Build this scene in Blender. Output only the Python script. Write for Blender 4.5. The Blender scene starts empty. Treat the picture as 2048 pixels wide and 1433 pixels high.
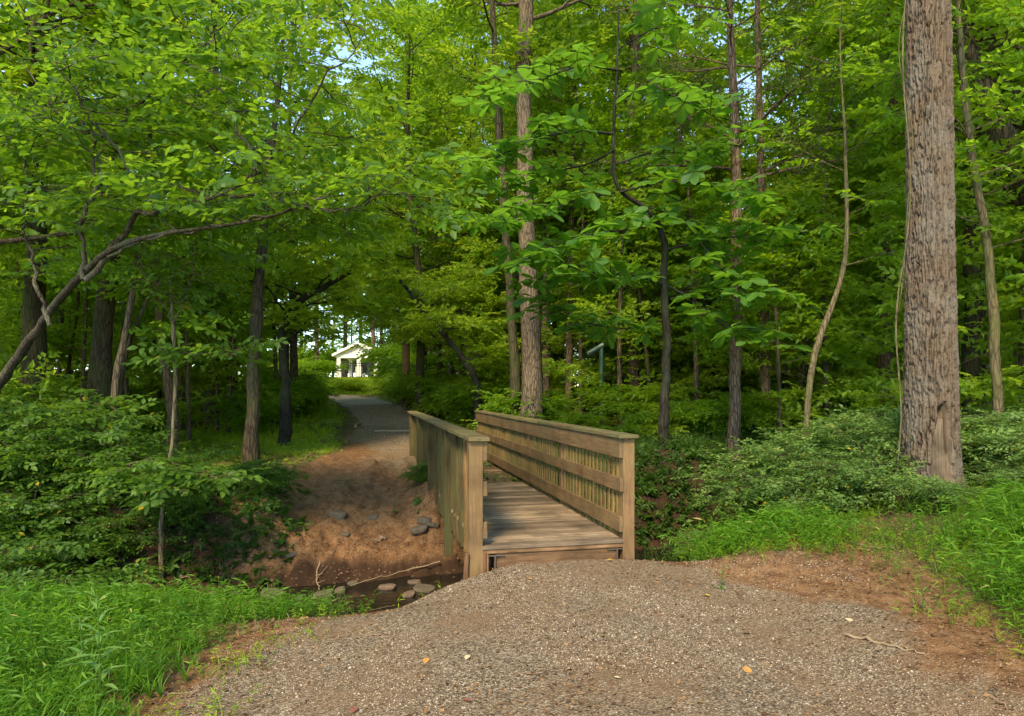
import bpy, math, random
import numpy as np
from math import radians as RAD
C = bpy.context.scene.collection
SC = bpy.context.scene
# ------------------------------------------------------------------ camera, world, sun, exposure
CAMZ = 1.52; FPX = 1365.0; HOR = 783.0
cam_d = bpy.data.cameras.new('camera'); cam = bpy.data.objects.new('camera', cam_d); C.objects.link(cam)
cam.location = (0, 0, CAMZ); cam.rotation_euler = (RAD(90), 0, 0)
cam_d.sensor_width = 36; cam_d.lens = 24.0; cam_d.shift_y = (HOR - 716.5) / 2048.0
cam_d.clip_start = 0.05; cam_d.clip_end = 2000
SC.camera = cam
SUN_EL, SUN_AZ = 43.0, -162.0     # azimuth measured from +Y towards +X
w = bpy.data.worlds.new('World'); SC.world = w; w.use_nodes = True
nt = w.node_tree; bg = nt.nodes['Background']
sky = nt.nodes.new('ShaderNodeTexSky'); sky.sky_type = 'NISHITA'; sky.sun_disc = False
sky.sun_elevation = RAD(SUN_EL); sky.sun_rotation = RAD(SUN_AZ); sky.air_density = .7; sky.dust_density = 0.0; sky.ozone_density = 4.0
nt.links.new(sky.outputs[0], bg.inputs[0]); bg.inputs[1].default_value = 0.15
sl = bpy.data.lights.new('sun', 'SUN'); so = bpy.data.objects.new('sun', sl); C.objects.link(so)
sl.energy = 1.5; sl.angle = RAD(12); sl.color = (1.0, 0.9, 0.76)
so.rotation_euler = (RAD(90 - SUN_EL), 0, RAD(180 - SUN_AZ)); so.location = (-10, -20, 40)
SC.view_settings.view_transform = 'Standard'; SC.view_settings.look = 'None'
SC.view_settings.exposure = 2.25; SC.view_settings.use_white_balance = True; SC.view_settings.white_balance_temperature = 8500; SC.view_settings.white_balance_tint = 6; SC.view_settings.gamma = 1.0
SC.render.engine = 'CYCLES'
cy = SC.cycles; cy.max_bounces = 8; cy.diffuse_bounces = 5; cy.glossy_bounces = 2; cy.transmission_bounces = 4
cy.transparent_max_bounces = 4; cy.caustics_reflective = False; cy.caustics_refractive = False
cy.use_denoising = True; cy.sample_clamp_indirect = 6; cy.use_adaptive_sampling = True; cy.adaptive_threshold = 0.02

rng = np.random.default_rng(11); random.seed(5)

# ------------------------------------------------------------------ helpers
def P(px, py, Y):
    return np.array([(px - 1024.0) / FPX * Y, Y, CAMZ - (py - HOR) / FPX * Y])
def sstep(x, a, b):
    t = np.clip((np.asarray(x, float) - a) / (b - a), 0, 1); return t * t * (3 - 2 * t)
_tab = np.random.default_rng(3).random((64, 64, 16))
def vnoise(x, y, z=0.0):
    x, y, z = np.broadcast_arrays(np.asarray(x, float), np.asarray(y, float), np.asarray(z, float))
    xi, yi, zi = np.floor(x).astype(int), np.floor(y).astype(int), np.floor(z).astype(int)
    fx, fy, fz = x - xi, y - yi, z - zi
    fx, fy, fz = [f * f * (3 - 2 * f) for f in (fx, fy, fz)]
    r = 0
    for a in (0, 1):
        for b in (0, 1):
            for c in (0, 1):
                r = r + _tab[(xi + a) % 64, (yi + b) % 64, (zi + c) % 16] * (fx if a else 1 - fx) * (fy if b else 1 - fy) * (fz if c else 1 - fz)
    return r * 2 - 1
def fbm(x, y, z=0.0, o=4):
    s, a = 0, 0.5
    for k in range(o):
        s = s + a * vnoise(x * 2 ** k + 7.3 * k, y * 2 ** k + 3.1 * k, z * 2 ** k); a *= 0.5
    return s
def nrm(v): return v / np.maximum(np.linalg.norm(v, axis=-1, keepdims=True), 1e-9)
def axes(d, u):
    x = nrm(d); y = nrm(np.cross(u, x)); z = np.cross(x, y)
    return np.stack([x, y, z], -1)

class Acc:
    """collects faces and links them as ONE mesh object"""
    def __init__(s): s.V = []; s.n = 0; s.F = []; s.M = []
    def add(s, V, F, m=0):
        V = np.asarray(V, float).reshape(-1, 3); F = np.asarray(F, int)
        s.V.append(V); s.F.append(F + s.n); s.M.append(np.full(len(F), m, int)); s.n += len(V)
    def inst(s, T, pos, R, sc, m=0):
        TV, TF = T; k = len(pos)
        if k == 0: return
        sc = np.broadcast_to(np.asarray(sc, float), (k,))
        V = np.einsum('kij,nj->kni', R, TV) * sc[:, None, None] + pos[:, None, :]
        F = TF[None] + (np.arange(k) * len(TV))[:, None, None]
        s.add(V.reshape(-1, 3), F.reshape(-1, TF.shape[1]), m)
    def box(s, lo, hi, m=0, jit=0):
        x0, y0, z0 = lo; x1, y1, z1 = hi
        V = np.array([[x0,y0,z0],[x1,y0,z0],[x1,y1,z0],[x0,y1,z0],[x0,y0,z1],[x1,y0,z1],[x1,y1,z1],[x0,y1,z1]], float)
        if jit: V += rng.normal(0, jit, V.shape)
        s.add(V, [[0,3,2,1],[4,5,6,7],[0,1,5,4],[1,2,6,5],[2,3,7,6],[3,0,4,7]], m)
    def tube(s, pts, rad, k=6, m=0, cap=True, rough=0.0):
        pts = np.asarray(pts, float); n = len(pts); rad = np.broadcast_to(np.asarray(rad, float), (n,))
        t = np.gradient(pts, axis=0); t = nrm(t); ov = np.abs(pts[-1] - pts[0]); ref = np.zeros(3); ref[int(np.argmin(ov))] = 1
        u = nrm(np.cross(t, ref)); v = np.cross(t, u)
        a = np.arange(k) * 2 * np.pi / k
        rr = rad[:, None] * (1 + (rough * rng.normal(0, 1, (n, k)) if rough else 0))
        V = pts[:, None] + (u[:, None] * np.cos(a)[None, :, None] + v[:, None] * np.sin(a)[None, :, None]) * (rr[..., None] if rough else rad[:, None, None])
        i, j = np.meshgrid(np.arange(n - 1), np.arange(k), indexing='ij'); j2 = (j + 1) % k
        F = np.stack([i * k + j, i * k + j2, (i + 1) * k + j2, (i + 1) * k + j], -1).reshape(-1, 4)
        s.add(V.reshape(-1, 3), F, m)
        if cap and k > 3:
            base = s.n - n * k
            c = np.array([base + (n - 1) * k + q for q in range(k)]); 
            for q in range(1, k - 1, 2):
                s.F.append(np.array([[c[0], c[q], c[q + 1], c[min(q + 2, k - 1)]]]) if q + 2 <= k - 1 else np.array([[c[0], c[q], c[q + 1]]])); s.M.append(np.array([m]))
    def build(s, name, mats, parent=None, smooth=False, bevel=0):
        V = np.concatenate(s.V); me = bpy.data.meshes.new(name); me.vertices.add(len(V)); me.vertices.foreach_set('co', V.ravel())
        lt = np.concatenate([np.full(len(f), f.shape[1]) for f in s.F]); lv = np.concatenate([f.ravel() for f in s.F]); mi = np.concatenate(s.M)
        me.loops.add(len(lv)); me.loops.foreach_set('vertex_index', lv.astype(np.int32))
        st = np.concatenate([[0], np.cumsum(lt)[:-1]])
        me.polygons.add(len(lt)); me.polygons.foreach_set('loop_start', st.astype(np.int32)); me.polygons.foreach_set('loop_total', lt.astype(np.int32))
        for mm in (mats if isinstance(mats, (list, tuple)) else [mats]): me.materials.append(mm)
        me.polygons.foreach_set('material_index', mi.astype(np.int32))
        me.polygons.foreach_set('use_smooth', np.full(len(lt), smooth)); me.update(calc_edges=True); me.validate()
        o = bpy.data.objects.new(name, me); C.objects.link(o)
        if parent: o.parent = parent
        if bevel:
            b = o.modifiers.new('bevel', 'BEVEL'); b.width = bevel; b.segments = 2; b.limit_method = 'ANGLE'
        return o
def tag(o, label=None, cat=None, group=None, kind=None):
    if label: o['label'] = label
    if cat: o['category'] = cat
    if group: o['group'] = group
    if kind: o['kind'] = kind
    return o
def empty(name, loc=(0, 0, 0), rz=0, **k):
    o = bpy.data.objects.new(name, None); C.objects.link(o); o.location = loc; o.rotation_euler = (0, 0, rz); o.empty_display_size = .2
    return tag(o, **k)
def copy_tree(o, parent=None):
    c = o.copy(); C.objects.link(c); c.parent = parent
    for ch in o.children: copy_tree(ch, c)
    return c

# ------------------------------------------------------------------ materials
def mat(name):
    m = bpy.data.materials.new(name); m.use_nodes = True; n = m.node_tree; return m, n, n.nodes['Principled BSDF']
def N(n, t, **k):
    o = n.nodes.new(t)
    for a, b in k.items():
        if a.startswith('i_'):
            key = a[2:]; key = int(key) if key.isdigit() else key.replace('_', ' ')
            o.inputs[key].default_value = b
        else: setattr(o, a, b)
    return o
def L(n, a, b): n.links.new(a, b)
def ramp(n, src, stops):
    r = n.nodes.new('ShaderNodeValToRGB'); e = r.color_ramp.elements
    while len(e) < len(stops): e.new(0.5)
    for k, (p, c) in enumerate(stops): e[k].position = p; e[k].color = (*c, 1)
    L(n, src, r.inputs[0]); return r.outputs[0]
def coords(n, scale=(1, 1, 1)):
    tc = N(n, 'ShaderNodeTexCoord'); mp = N(n, 'ShaderNodeMapping'); mp.inputs['Scale'].default_value = scale
    L(n, tc.outputs['Object'], mp.inputs[0]); return mp.outputs[0]
def noise(n, v, scale, detail=5, rough=.6):
    t = N(n, 'ShaderNodeTexNoise'); t.inputs['Scale'].default_value = scale; t.inputs['Detail'].default_value = detail; t.inputs['Roughness'].default_value = rough
    L(n, v, t.inputs['Vector']); return t.outputs[0]
def mix(n, f, a, b, mode='MIX'):
    m = N(n, 'ShaderNodeMix', data_type='RGBA', blend_type=mode)
    for s, v in ((m.inputs[0], f), (m.inputs[6], a), (m.inputs[7], b)):
        if isinstance(v, (int, float)): s.default_value = v
        elif isinstance(v, tuple): s.default_value = (*v, 1)
        else: L(n, v, s)
    return m.outputs[2]
def bump(n, h, b, dist=.02, strength=1.0):
    o = N(n, 'ShaderNodeBump'); o.inputs['Distance'].default_value = dist; o.inputs['Strength'].default_value = strength
    L(n, h, o.inputs['Height']); L(n, o.outputs[0], b.inputs['Normal']); return o

def leaf_mat(name, dark, light, trans, tf=.45, rough=.5, spec=.35, wide=1.3, odd=None):
    m, n, b = mat(name)
    g = N(n, 'ShaderNodeNewGeometry'); v = coords(n)
    c1 = ramp(n, g.outputs['Random Per Island'], [(0, dark), (.55, tuple((a + c) / 2 for a, c in zip(dark, light))), (1, light)] if not odd else [(0, dark), (.5, tuple((a + c) / 2 for a, c in zip(dark, light))), (.985, light), (.99, odd)])
    ns = noise(n, v, wide, 2)
    tc = mix(n, ns, tuple(x * .72 for x in trans), tuple(min(1, x * 1.25) for x in trans))
    c2 = mix(n, 1.0, c1, ramp(n, ns, [(.3, (.7, .75, .8)), (.7, (1.25, 1.15, 1.0))]), 'MULTIPLY')
    L(n, c2, b.inputs['Base Color']); b.inputs['Roughness'].default_value = rough; b.inputs['Specular IOR Level'].default_value = spec
    t = N(n, 'ShaderNodeBsdfTranslucent'); L(n, mix(n, 1.0, tc, ramp(n, g.outputs['Random Per Island'], [(0, (.75, .85, .7)), (1, (1.15, 1.1, 1.2))]), 'MULTIPLY'), t.inputs[0])
    mx = N(n, 'ShaderNodeMixShader'); mx.inputs[0].default_value = tf
    L(n, b.outputs[0], mx.inputs[1]); L(n, t.outputs[0], mx.inputs[2]); L(n, mx.outputs[0], n.nodes['Material Output'].inputs[0])
    return m
M = {}
M['leaf_mid'] = leaf_mat('leaf_green', (.06, .145, .014), (.145, .27, .022), (.34, .54, .03), .55)
M['leaf_yel'] = leaf_mat('leaf_yellow_green', (.10, .19, .015), (.22, .33, .03), (.5, .66, .05), .55)
M['leaf_far'] = leaf_mat('leaf_far_green', (.085, .18, .016), (.19, .31, .028), (.45, .62, .05), .55, wide=.5)
M['leaf_mag'] = leaf_mat('leaf_broad_dark', (.035, .115, .022), (.095, .22, .036), (.2, .43, .035), .5, rough=.42, spec=.45)
M['leaf_shrub'] = leaf_mat('leaf_shrub', (.032, .085, .013), (.10, .20, .026), (.19, .36, .03), .42, odd=(.35, .25, .03))
M['leaf_shrub_r'] = leaf_mat('leaf_shrub_grey_green', (.075, .15, .035), (.16, .27, .06), (.24, .38, .06), .4, odd=(.4, .3, .03))
M['leaf_near'] = leaf_mat('leaf_near', (.035, .10, .012), (.095, .20, .02), (.24, .42, .026), .5)
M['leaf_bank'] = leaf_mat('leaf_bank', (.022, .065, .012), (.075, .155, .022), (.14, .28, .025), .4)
M['leaf_weed'] = leaf_mat('leaf_weed', (.12, .26, .06), (.2, .36, .09), (.3, .5, .08), .4)
M['leaf_cedar'] = leaf_mat('needles_olive', (.04, .07, .015), (.08, .12, .02), (.12, .18, .02), .3)
M['grass'] = leaf_mat('grass_blades', (.045, .15, .012), (.135, .29, .024), (.22, .46, .02), .42, rough=.5, spec=.25, odd=(.42, .36, .12))
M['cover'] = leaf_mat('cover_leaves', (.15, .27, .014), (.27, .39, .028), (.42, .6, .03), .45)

def bark_mat(name, lo, hi, sc=14, dist=.02, moss=None, vz=.18):
    m, n, b = mat(name); v = coords(n, (1, 1, vz)); v1 = coords(n)
    ds = noise(n, v, sc * .35, 3)
    mv = N(n, 'ShaderNodeVectorMath', operation='ADD'); sc_ = N(n, 'ShaderNodeVectorMath', operation='SCALE'); sc_.inputs['Scale'].default_value = .12
    tn = N(n, 'ShaderNodeTexNoise'); tn.inputs['Scale'].default_value = 6; L(n, v, tn.inputs['Vector'])
    L(n, tn.outputs[1], sc_.inputs[0]); L(n, v, mv.inputs[0]); L(n, sc_.outputs[0], mv.inputs[1])
    vo = N(n, 'ShaderNodeTexVoronoi', feature='DISTANCE_TO_EDGE'); vo.inputs['Scale'].default_value = sc; L(n, mv.outputs[0], vo.inputs['Vector'])
    fine = noise(n, v, sc * 4, 8, .7)
    crack = ramp(n, vo.outputs[0], [(0, (0, 0, 0)), (.16, (1, 1, 1))])
    h = mix(n, .5, crack, fine)
    col = mix(n, fine, tuple(x * .6 for x in lo), hi); col = mix(n, crack, tuple(x * .38 for x in lo), col)
    col = mix(n, ds, col, mix(n, 1.0, col, (.72, .8, .72), 'MULTIPLY'))
    if moss: col = mix(n, ramp(n, noise(n, v1, 1.7, 5), [(.45, (0, 0, 0)), (.65, (.75, .75, .75))]), col, moss)
    L(n, col, b.inputs['Base Color']); b.inputs['Roughness'].default_value = .9; b.inputs['Specular IOR Level'].default_value = .15
    bump(n, h, b, dist); return m
M['bark_dark'] = bark_mat('bark_dark', (.06, .04, .027), (.13, .095, .062), 16, .02, (.05, .065, .02))
M['bark_brown'] = bark_mat('bark_brown', (.11, .072, .048), (.23, .165, .115), 18, .02)
M['bark_red'] = bark_mat('bark_red', (.13, .08, .052), (.28, .185, .125), 20, .015)
M['bark_pink'] = bark_mat('bark_pinkish', (.14, .095, .065), (.30, .215, .155), 20, .015)
M['bark_big'] = bark_mat('bark_furrowed', (.15, .1, .075), (.42, .32, .25), 16, .018, None, .22)
m, n, b = mat('bark_plates'); at = N(n, 'ShaderNodeAttribute', attribute_name='plate'); v = coords(n, (1, 1, .35)); fn = noise(n, v, 55, 8, .75); bg_ = noise(n, coords(n, (1, 1, .5)), 3, 5)
col = mix(n, fn, (.05, .034, .022), (.215, .155, .105)); col = mix(n, at.outputs['Fac'], mix(n, .88, col, (.03, .02, .013)), col); col = mix(n, ramp(n, bg_, [(.45, (0, 0, 0)), (.62, (.5, .5, .5))]), col, mix(n, fn, (.08, .07, .055), (.22, .205, .17)))
L(n, col, b.inputs['Base Color']); b.inputs['Roughness'].default_value = .92; b.inputs['Specular IOR Level'].default_value = .12; bump(n, fn, b, .012); M['bark_plates'] = m
M['bark_tan'] = bark_mat('bark_smooth_tan', (.13, .09, .05), (.27, .195, .115), 22, .008, (.09, .10, .035))
M['bark_black'] = bark_mat('bark_black', (.022, .018, .014), (.055, .045, .035), 16, .012, (.05, .06, .035))

def wood_mat(name, c0, c1, grain, streak=None, moss=None, mossamt=.6):
    m, n, b = mat(name); g = N(n, 'ShaderNodeNewGeometry')
    s = {'x': (.8, 14, 14), 'y': (14, .8, 14), 'z': (14, 14, .8)}[grain]
    v = coords(n, s); gr = noise(n, v, 4.5, 7, .65); bl = noise(n, coords(n), 2.2, 5)
    isl = ramp(n, g.outputs['Random Per Island'], [(0, (.42, .40, .38)), (1, (1.3, 1.25, 1.15))])
    col = mix(n, 1.0, ramp(n, gr, [(.25, tuple(x * .5 for x in c0)), (.5, c0), (.75, c1)]), isl, 'MULTIPLY')
    col = mix(n, 1.0, col, ramp(n, bl, [(.32, (.42, .42, .4)), (.6, (1.05, 1.03, 1.0))]), 'MULTIPLY')
    kn = N(n, 'ShaderNodeTexVoronoi'); kn.inputs['Scale'].default_value = 1.0; L(n, coords(n, {'x': (1.6, 7, 7), 'y': (7, 1.6, 7), 'z': (7, 7, 1.6)}[grain]), kn.inputs['Vector']); col = mix(n, ramp(n, kn.outputs['Distance'], [(.07, (.75, .75, .75)), (.15, (0, 0, 0))]), col, tuple(x * .3 for x in c0))
    if moss: col = mix(n, ramp(n, noise(n, coords(n, (1, 1, .35)), 3.1, 6), [(.38, (0, 0, 0)), (.62, (mossamt,) * 3)]), col, moss)
    if streak:
        col = mix(n, ramp(n, noise(n, coords(n, (9, 9, .5)), 1.2, 3), [(.55, (0, 0, 0)), (.7, (.8, .8, .8))]), col, streak)
    L(n, col, b.inputs['Base Color']); b.inputs['Roughness'].default_value = .82; b.inputs['Specular IOR Level'].default_value = .2
    bump(n, gr, b, .006); return m
M['w_deck'] = wood_mat('wood_deck', (.26, .19, .13), (.42, .33, .24), 'x')
M['w_rail'] = wood_mat('wood_rail', (.26, .158, .08), (.38, .25, .14), 'y', None, (.14, .10, .048), .7)
M['w_cap'] = wood_mat('wood_cap', (.19, .135, .07), (.31, .23, .125), 'y', None, (.11, .115, .045), .8)
M['w_post'] = wood_mat('wood_post', (.28, .165, .085), (.39, .25, .14), 'z', None, (.19, .13, .05), .5)
M['w_green'] = wood_mat('wood_mossy', (.10, .07, .032), (.22, .155, .07), 'z', None, (.075, .075, .025), .7)
M['w_pick'] = wood_mat('wood_picket', (.20, .13, .05), (.31, .21, .09), 'z', None, (.10, .10, .033), .6)
M['w_streak'] = wood_mat('wood_picket_rusty', (.22, .12, .05), (.33, .2, .09), 'z', (.38, .14, .05), (.11, .10, .035), .6)
M['w_fascia'] = wood_mat('wood_fascia', (.22, .125, .065), (.33, .21, .12), 'x')
M['w_red'] = wood_mat('wood_reddish', (.24, .125, .065), (.34, .2, .11), 'z')

def plain(name, c, rough=.6, metal=0, nz=.25, sc=6):
    m, n, b = mat(name); ns = noise(n, coords(n), sc, 5)
    L(n, mix(n, ns, tuple(x * (1 - nz) for x in c), tuple(min(1, x * (1 + nz)) for x in c)), b.inputs['Base Color'])
    b.inputs['Roughness'].default_value = rough; b.inputs['Metallic'].default_value = metal; return m
M['steel'] = plain('rusty_steel', (.16, .12, .085), .6, .5)
M['pipe'] = plain('green_painted_pipe', (.03, .08, .06), .45, 0, .2)
M['white'] = plain('white_paint', (.8, .77, .72), .6, 0, .05)
M['siding'] = plain('cream_siding', (.74, .66, .6), .7, 0, .08, 1.5)
M['brick'] = plain('warm_brick', (.36, .2, .14), .85, 0, .25, 9)
M['shingle'] = plain('roof_shingle', (.16, .14, .13), .9, 0, .3, 12)
M['black'] = plain('black_metal', (.02, .02, .022), .4, .3)
M['stone'] = plain('creek_stone', (.10, .075, .048), .85, 0, .6, 12)
M['stick'] = plain('dead_wood', (.24, .16, .09), .9, 0, .35, 14)
M['stick_pale'] = plain('pale_wood', (.27, .19, .115), .85, 0, .3, 14)
M['rootm'] = plain('root_wood', (.2, .12, .07), .9, 0, .35, 14)
M['bark_lean'] = bark_mat('bark_mottled', (.05, .037, .025), (.14, .105, .07), 26, .012, (.16, .15, .10))
M['litter'] = leaf_mat('litter_brown', (.07, .035, .02), (.30, .18, .09), (.25, .15, .06), .15, rough=.8, spec=.15, wide=4)
M['fl_yellow'] = plain('fallen_yellow', (.45, .30, .04), .6, 0, .25, 30)
M['fl_pale'] = plain('fallen_pale', (.45, .36, .2), .6, 0, .2, 30)
M['fl_red'] = plain('fallen_red', (.18, .06, .035), .6, 0, .4, 30)
M['fl_orange'] = plain('fallen_orange', (.42, .2, .05), .6, 0, .3, 30)
gm, n, b = mat('window_glass'); b.inputs['Base Color'].default_value = (.05, .07, .09, 1); b.inputs['Roughness'].default_value = .08; M['glass'] = gm
# gravel pebbles
m, n, b = mat('pebble'); g = N(n, 'ShaderNodeNewGeometry')
L(n, ramp(n, g.outputs['Random Per Island'], [(0, (.045, .031, .019)), (.35, (.155, .112, .07)), (.7, (.28, .212, .14)), (.95, (.42, .34, .245)), (1, (.50, .43, .33))]), b.inputs['Base Color']); b.inputs['Roughness'].default_value = .85; b.inputs['Specular IOR Level'].default_value = .2
M['pebble'] = m
m, n, b = mat('pebble_dark'); g = N(n, 'ShaderNodeNewGeometry')
L(n, ramp(n, g.outputs['Random Per Island'], [(0, (.13, .08, .05)), (.6, (.31, .215, .145)), (1, (.46, .36, .26))]), b.inputs['Base Color']); b.inputs['Roughness'].default_value = .85
M['pebble_dark'] = m
# water
m, n, b = mat('creek_water'); b.inputs['Base Color'].default_value = (.012, .011, .008, 1); b.inputs['Roughness'].default_value = .06; b.inputs['IOR'].default_value = 1.33
bump(n, noise(n, coords(n), 7, 4), b, .012, .5); b.inputs['Specular IOR Level'].default_value = .6; M['water'] = m

# ground
m, n, b = mat('ground_soil'); v = coords(n)
at = N(n, 'ShaderNodeAttribute', attribute_name='mask'); sep = N(n, 'ShaderNodeSeparateColor'); L(n, at.outputs['Color'], sep.inputs[0])
vo = N(n, 'ShaderNodeTexVoronoi'); vo.inputs['Scale'].default_value = 85; L(n, v, vo.inputs['Vector'])
vsep = N(n, 'ShaderNodeSeparateColor'); L(n, vo.outputs['Color'], vsep.inputs[0])
n1 = noise(n, v, 1.3, 6, .65); n2 = noise(n, v, 38, 6, .75); n3 = noise(n, v, 7, 6, .7)
gcol = ramp(n, vsep.outputs[0], [(0, (.06, .04, .024)), (.4, (.155, .11, .066)), (.8, (.26, .192, .122)), (1, (.40, .32, .225))])
gcol = mix(n, ramp(n, n1, [(.4, (0, 0, 0)), (.66, (.75, .75, .75))]), gcol, mix(n, n2, (.13, .073, .035), (.265, .165, .09)))
scol = mix(n, n2, (.145, .068, .028), (.33, .175, .08)); scol = mix(n, ramp(n, n3, [(.38, (0, 0, 0)), (.6, (1, 1, 1))]), mix(n, 1.0, scol, (.5, .45, .42), 'MULTIPLY'), scol); scol = mix(n, ramp(n, vsep.outputs[2], [(.9, (0, 0, 0)), (.95, (.6, .6, .6))]), scol, (.34, .26, .18))
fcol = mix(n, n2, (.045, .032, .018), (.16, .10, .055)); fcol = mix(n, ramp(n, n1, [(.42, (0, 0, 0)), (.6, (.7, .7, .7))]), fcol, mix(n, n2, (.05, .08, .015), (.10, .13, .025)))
dcol = ramp(n, vsep.outputs[1], [(0, (.17, .115, .08)), (.6, (.33, .245, .18)), (1, (.48, .39, .30))])
lcol = mix(n, n3, (.17, .24, .035), (.34, .36, .06))
at2 = N(n, 'ShaderNodeAttribute', attribute_name='mask2'); sep2 = N(n, 'ShaderNodeSeparateColor'); L(n, at2.outputs['Color'], sep2.inputs[0])
def soft(s):     # noise-broken edges between the surfaces
    a = N(n, 'ShaderNodeMath', operation='ADD'); L(n, s, a.inputs[0]); q = N(n, 'ShaderNodeMath', operation='MULTIPLY_ADD'); L(n, n3, q.inputs[0]); q.inputs[1].default_value = .9; q.inputs[2].default_value = -.45
    L(n, q.outputs[0], a.inputs[1]); return ramp(n, a.outputs[0], [(.28, (0, 0, 0)), (.72, (1, 1, 1))])
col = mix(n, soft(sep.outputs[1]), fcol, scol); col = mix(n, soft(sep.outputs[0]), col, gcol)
col = mix(n, soft(sep.outputs[2]), col, dcol); col = mix(n, soft(sep2.outputs[0]), col, lcol)
col = mix(n, soft(sep2.outputs[1]), col, mix(n, n2, (.022, .013, .008), (.075, .038, .02)))  # damp soil colour, darkened to paint in the shade on the banks
L(n, col, b.inputs['Base Color']); b.inputs['Roughness'].default_value = .92; b.inputs['Specular IOR Level'].default_value = .15
n4 = noise(n, v, 13, 6, .7); hh = mix(n, .45, mix(n, .5, vo.outputs['Distance'], n2), n4); bump(n, hh, b, .035, 1.0); M['ground'] = m

# ------------------------------------------------------------------ terrain
BA = math.radians(12.4); BO = np.array([-0.284, 6.69]); BW = 1.46; BL = 9.05
bd = np.array([-math.sin(BA), math.cos(BA)]); bn = np.array([math.cos(BA), math.sin(BA)])
def yc(x): return np.interp(x, [-30, -10, -4.2, -.9, 1.5, 4, 8, 14, 30], [3, 6.4, 8.1, 9.1, 10.3, 11.6, 13.6, 15.5, 19])
def ynear(x): return np.interp(x, [-30, -10, -5.5, -3, -.9, -.42, -.08, .25, 2.0, 2.9, 4, 6, 8, 14, 30], [1, 4.6, 6.3, 6.15, 6.05, 6.2, 6.62, 6.95, 6.95, 7.5, 9.3, 11.0, 12.1, 13.9, 17.5])
def path_x(y): return np.interp(y, [15.5, 17, 19, 24, 30, 36, 40, 43, 45], [-1.9, -2.5, -3.3, -4.2, -5.9, -7.75, -9.4, -11.6, -14.5])
def gully(x, y):
    c = np.interp(y, [9, 10, 12, 15, 18], [-2.25, -2.4, -2.9, -3.1, -3.2]); hw = np.interp(y, [9, 10, 12, 14, 18], [.95, 1.0, 1.2, 1.15, .95])
    return 1 - sstep(np.abs(x - c), hw * .6, hw * 1.35)
def H(x, y, rough=True):
    x, y = np.broadcast_arrays(np.asarray(x, float), np.asarray(y, float))
    zn = -.2 - .10 * sstep(-x, .3, 2.5) - .25 * sstep(-x, 3, 7) + .10 * sstep(x, 1.8, 3) + .36 * sstep(x, 3.0, 5.5) + .15 * sstep(x, 5.5, 9)
    zn = zn - .05 * sstep(np.abs(x - .3), .8, 1.8) * (1 - sstep(x, 2, 3)) - .18 * sstep(y, 5.4, 6.1) * sstep(-x, .3, 1.2) + .10 * np.exp(-((x - 2.25) / .5) ** 2 - ((y - 6.7) / .5) ** 2)
    zl = np.interp(y, [0, 14, 44, 48, 57, 70, 400], [0, 0, 1.45, 1.8, 2.75, 3.2, 3.4])
    zr = np.interp(y, [0, 14, 60, 400], [.42, .42, 1.25, 1.6])
    k = sstep(x, .2, 3.2) * (1 - sstep(y, 20, 40)) + sstep(x, -4, 12) * sstep(y, 20, 40)
    zf = zl * (1 - k) + zr * k
    zf = zf - .12 * sstep(-x, 4, 7)
    c = yc(x); a = ynear(x); bed = -1.27
    g = gully(x, y)
    t1 = np.clip((y - a) / np.maximum(c - .75 - a, .35), 0, 1)
    near = zn + (bed - zn) * sstep(t1, 0, 1) ** .8
    u = y - (c + .75)
    steep = np.clip(u / 1.25, 0, 1); steep = sstep(steep, 0, 1) ** .75
    gl = np.clip(u / .35, 0, 1) * .26 + np.clip(u / 4.4, 0, 1) ** .85 * .74
    far_t = steep * (1 - g) + gl * g
    far = bed + (zf - bed) * far_t
    z = np.where(y < c, near, far)
    if rough:
        z = z + g * (y > c + .8) * (y < 15) * (.16 * fbm(x * 2.6 + 3, y * 1.1, 9.) + .08 * np.abs(fbm(x * 4.2, y * 1.6, 4.)))
        bank = np.clip(1 - np.abs(y - c) / 4.5, 0, 1) * sstep(y, ynear(x) + .1, ynear(x) + .5)
        flat = 1 - bank
        z = z + bank * (.13 * fbm(x * 1.6, y * 1.6, 1.0) + .12 * fbm(x * 4.5, y * 4.5, 3.0) + .13 * fbm(x * 12, y * 8, 5.0, 3)) + .012 * fbm(x * 7, y * 7) * flat + .035 * fbm(x * 1.1, y * 1.1, 5.) * flat
        z = z + .25 * fbm(x * .12, y * .12, 2.0) * sstep(y, 20, 34) * (1 - np.exp(-((x - path_x(y)) / 3.5) ** 2))
    return z
def smear(a, b, s0, s1, s2):
    def seg(lo, hi, st): return np.arange(lo, hi, st)
    return a
xs = np.unique(np.concatenate([np.linspace(-260, -60, 14), np.linspace(-60, -20, 34), np.linspace(-20, -7.5, 50), np.arange(-7.5, 8.5, .042), np.linspace(8.5, 20, 46), np.linspace(20, 60, 34), np.linspace(60, 260, 14)]))
ys = np.unique(np.concatenate([np.linspace(-40, 0, 12), np.linspace(0, 3, 12), np.arange(3, 14.5, .042), np.arange(14.5, 25, .12), np.linspace(25, 62, 90), np.linspace(62, 420, 26)]))
X, Y = np.meshgrid(xs, ys)
Z = H(X, Y)
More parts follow.
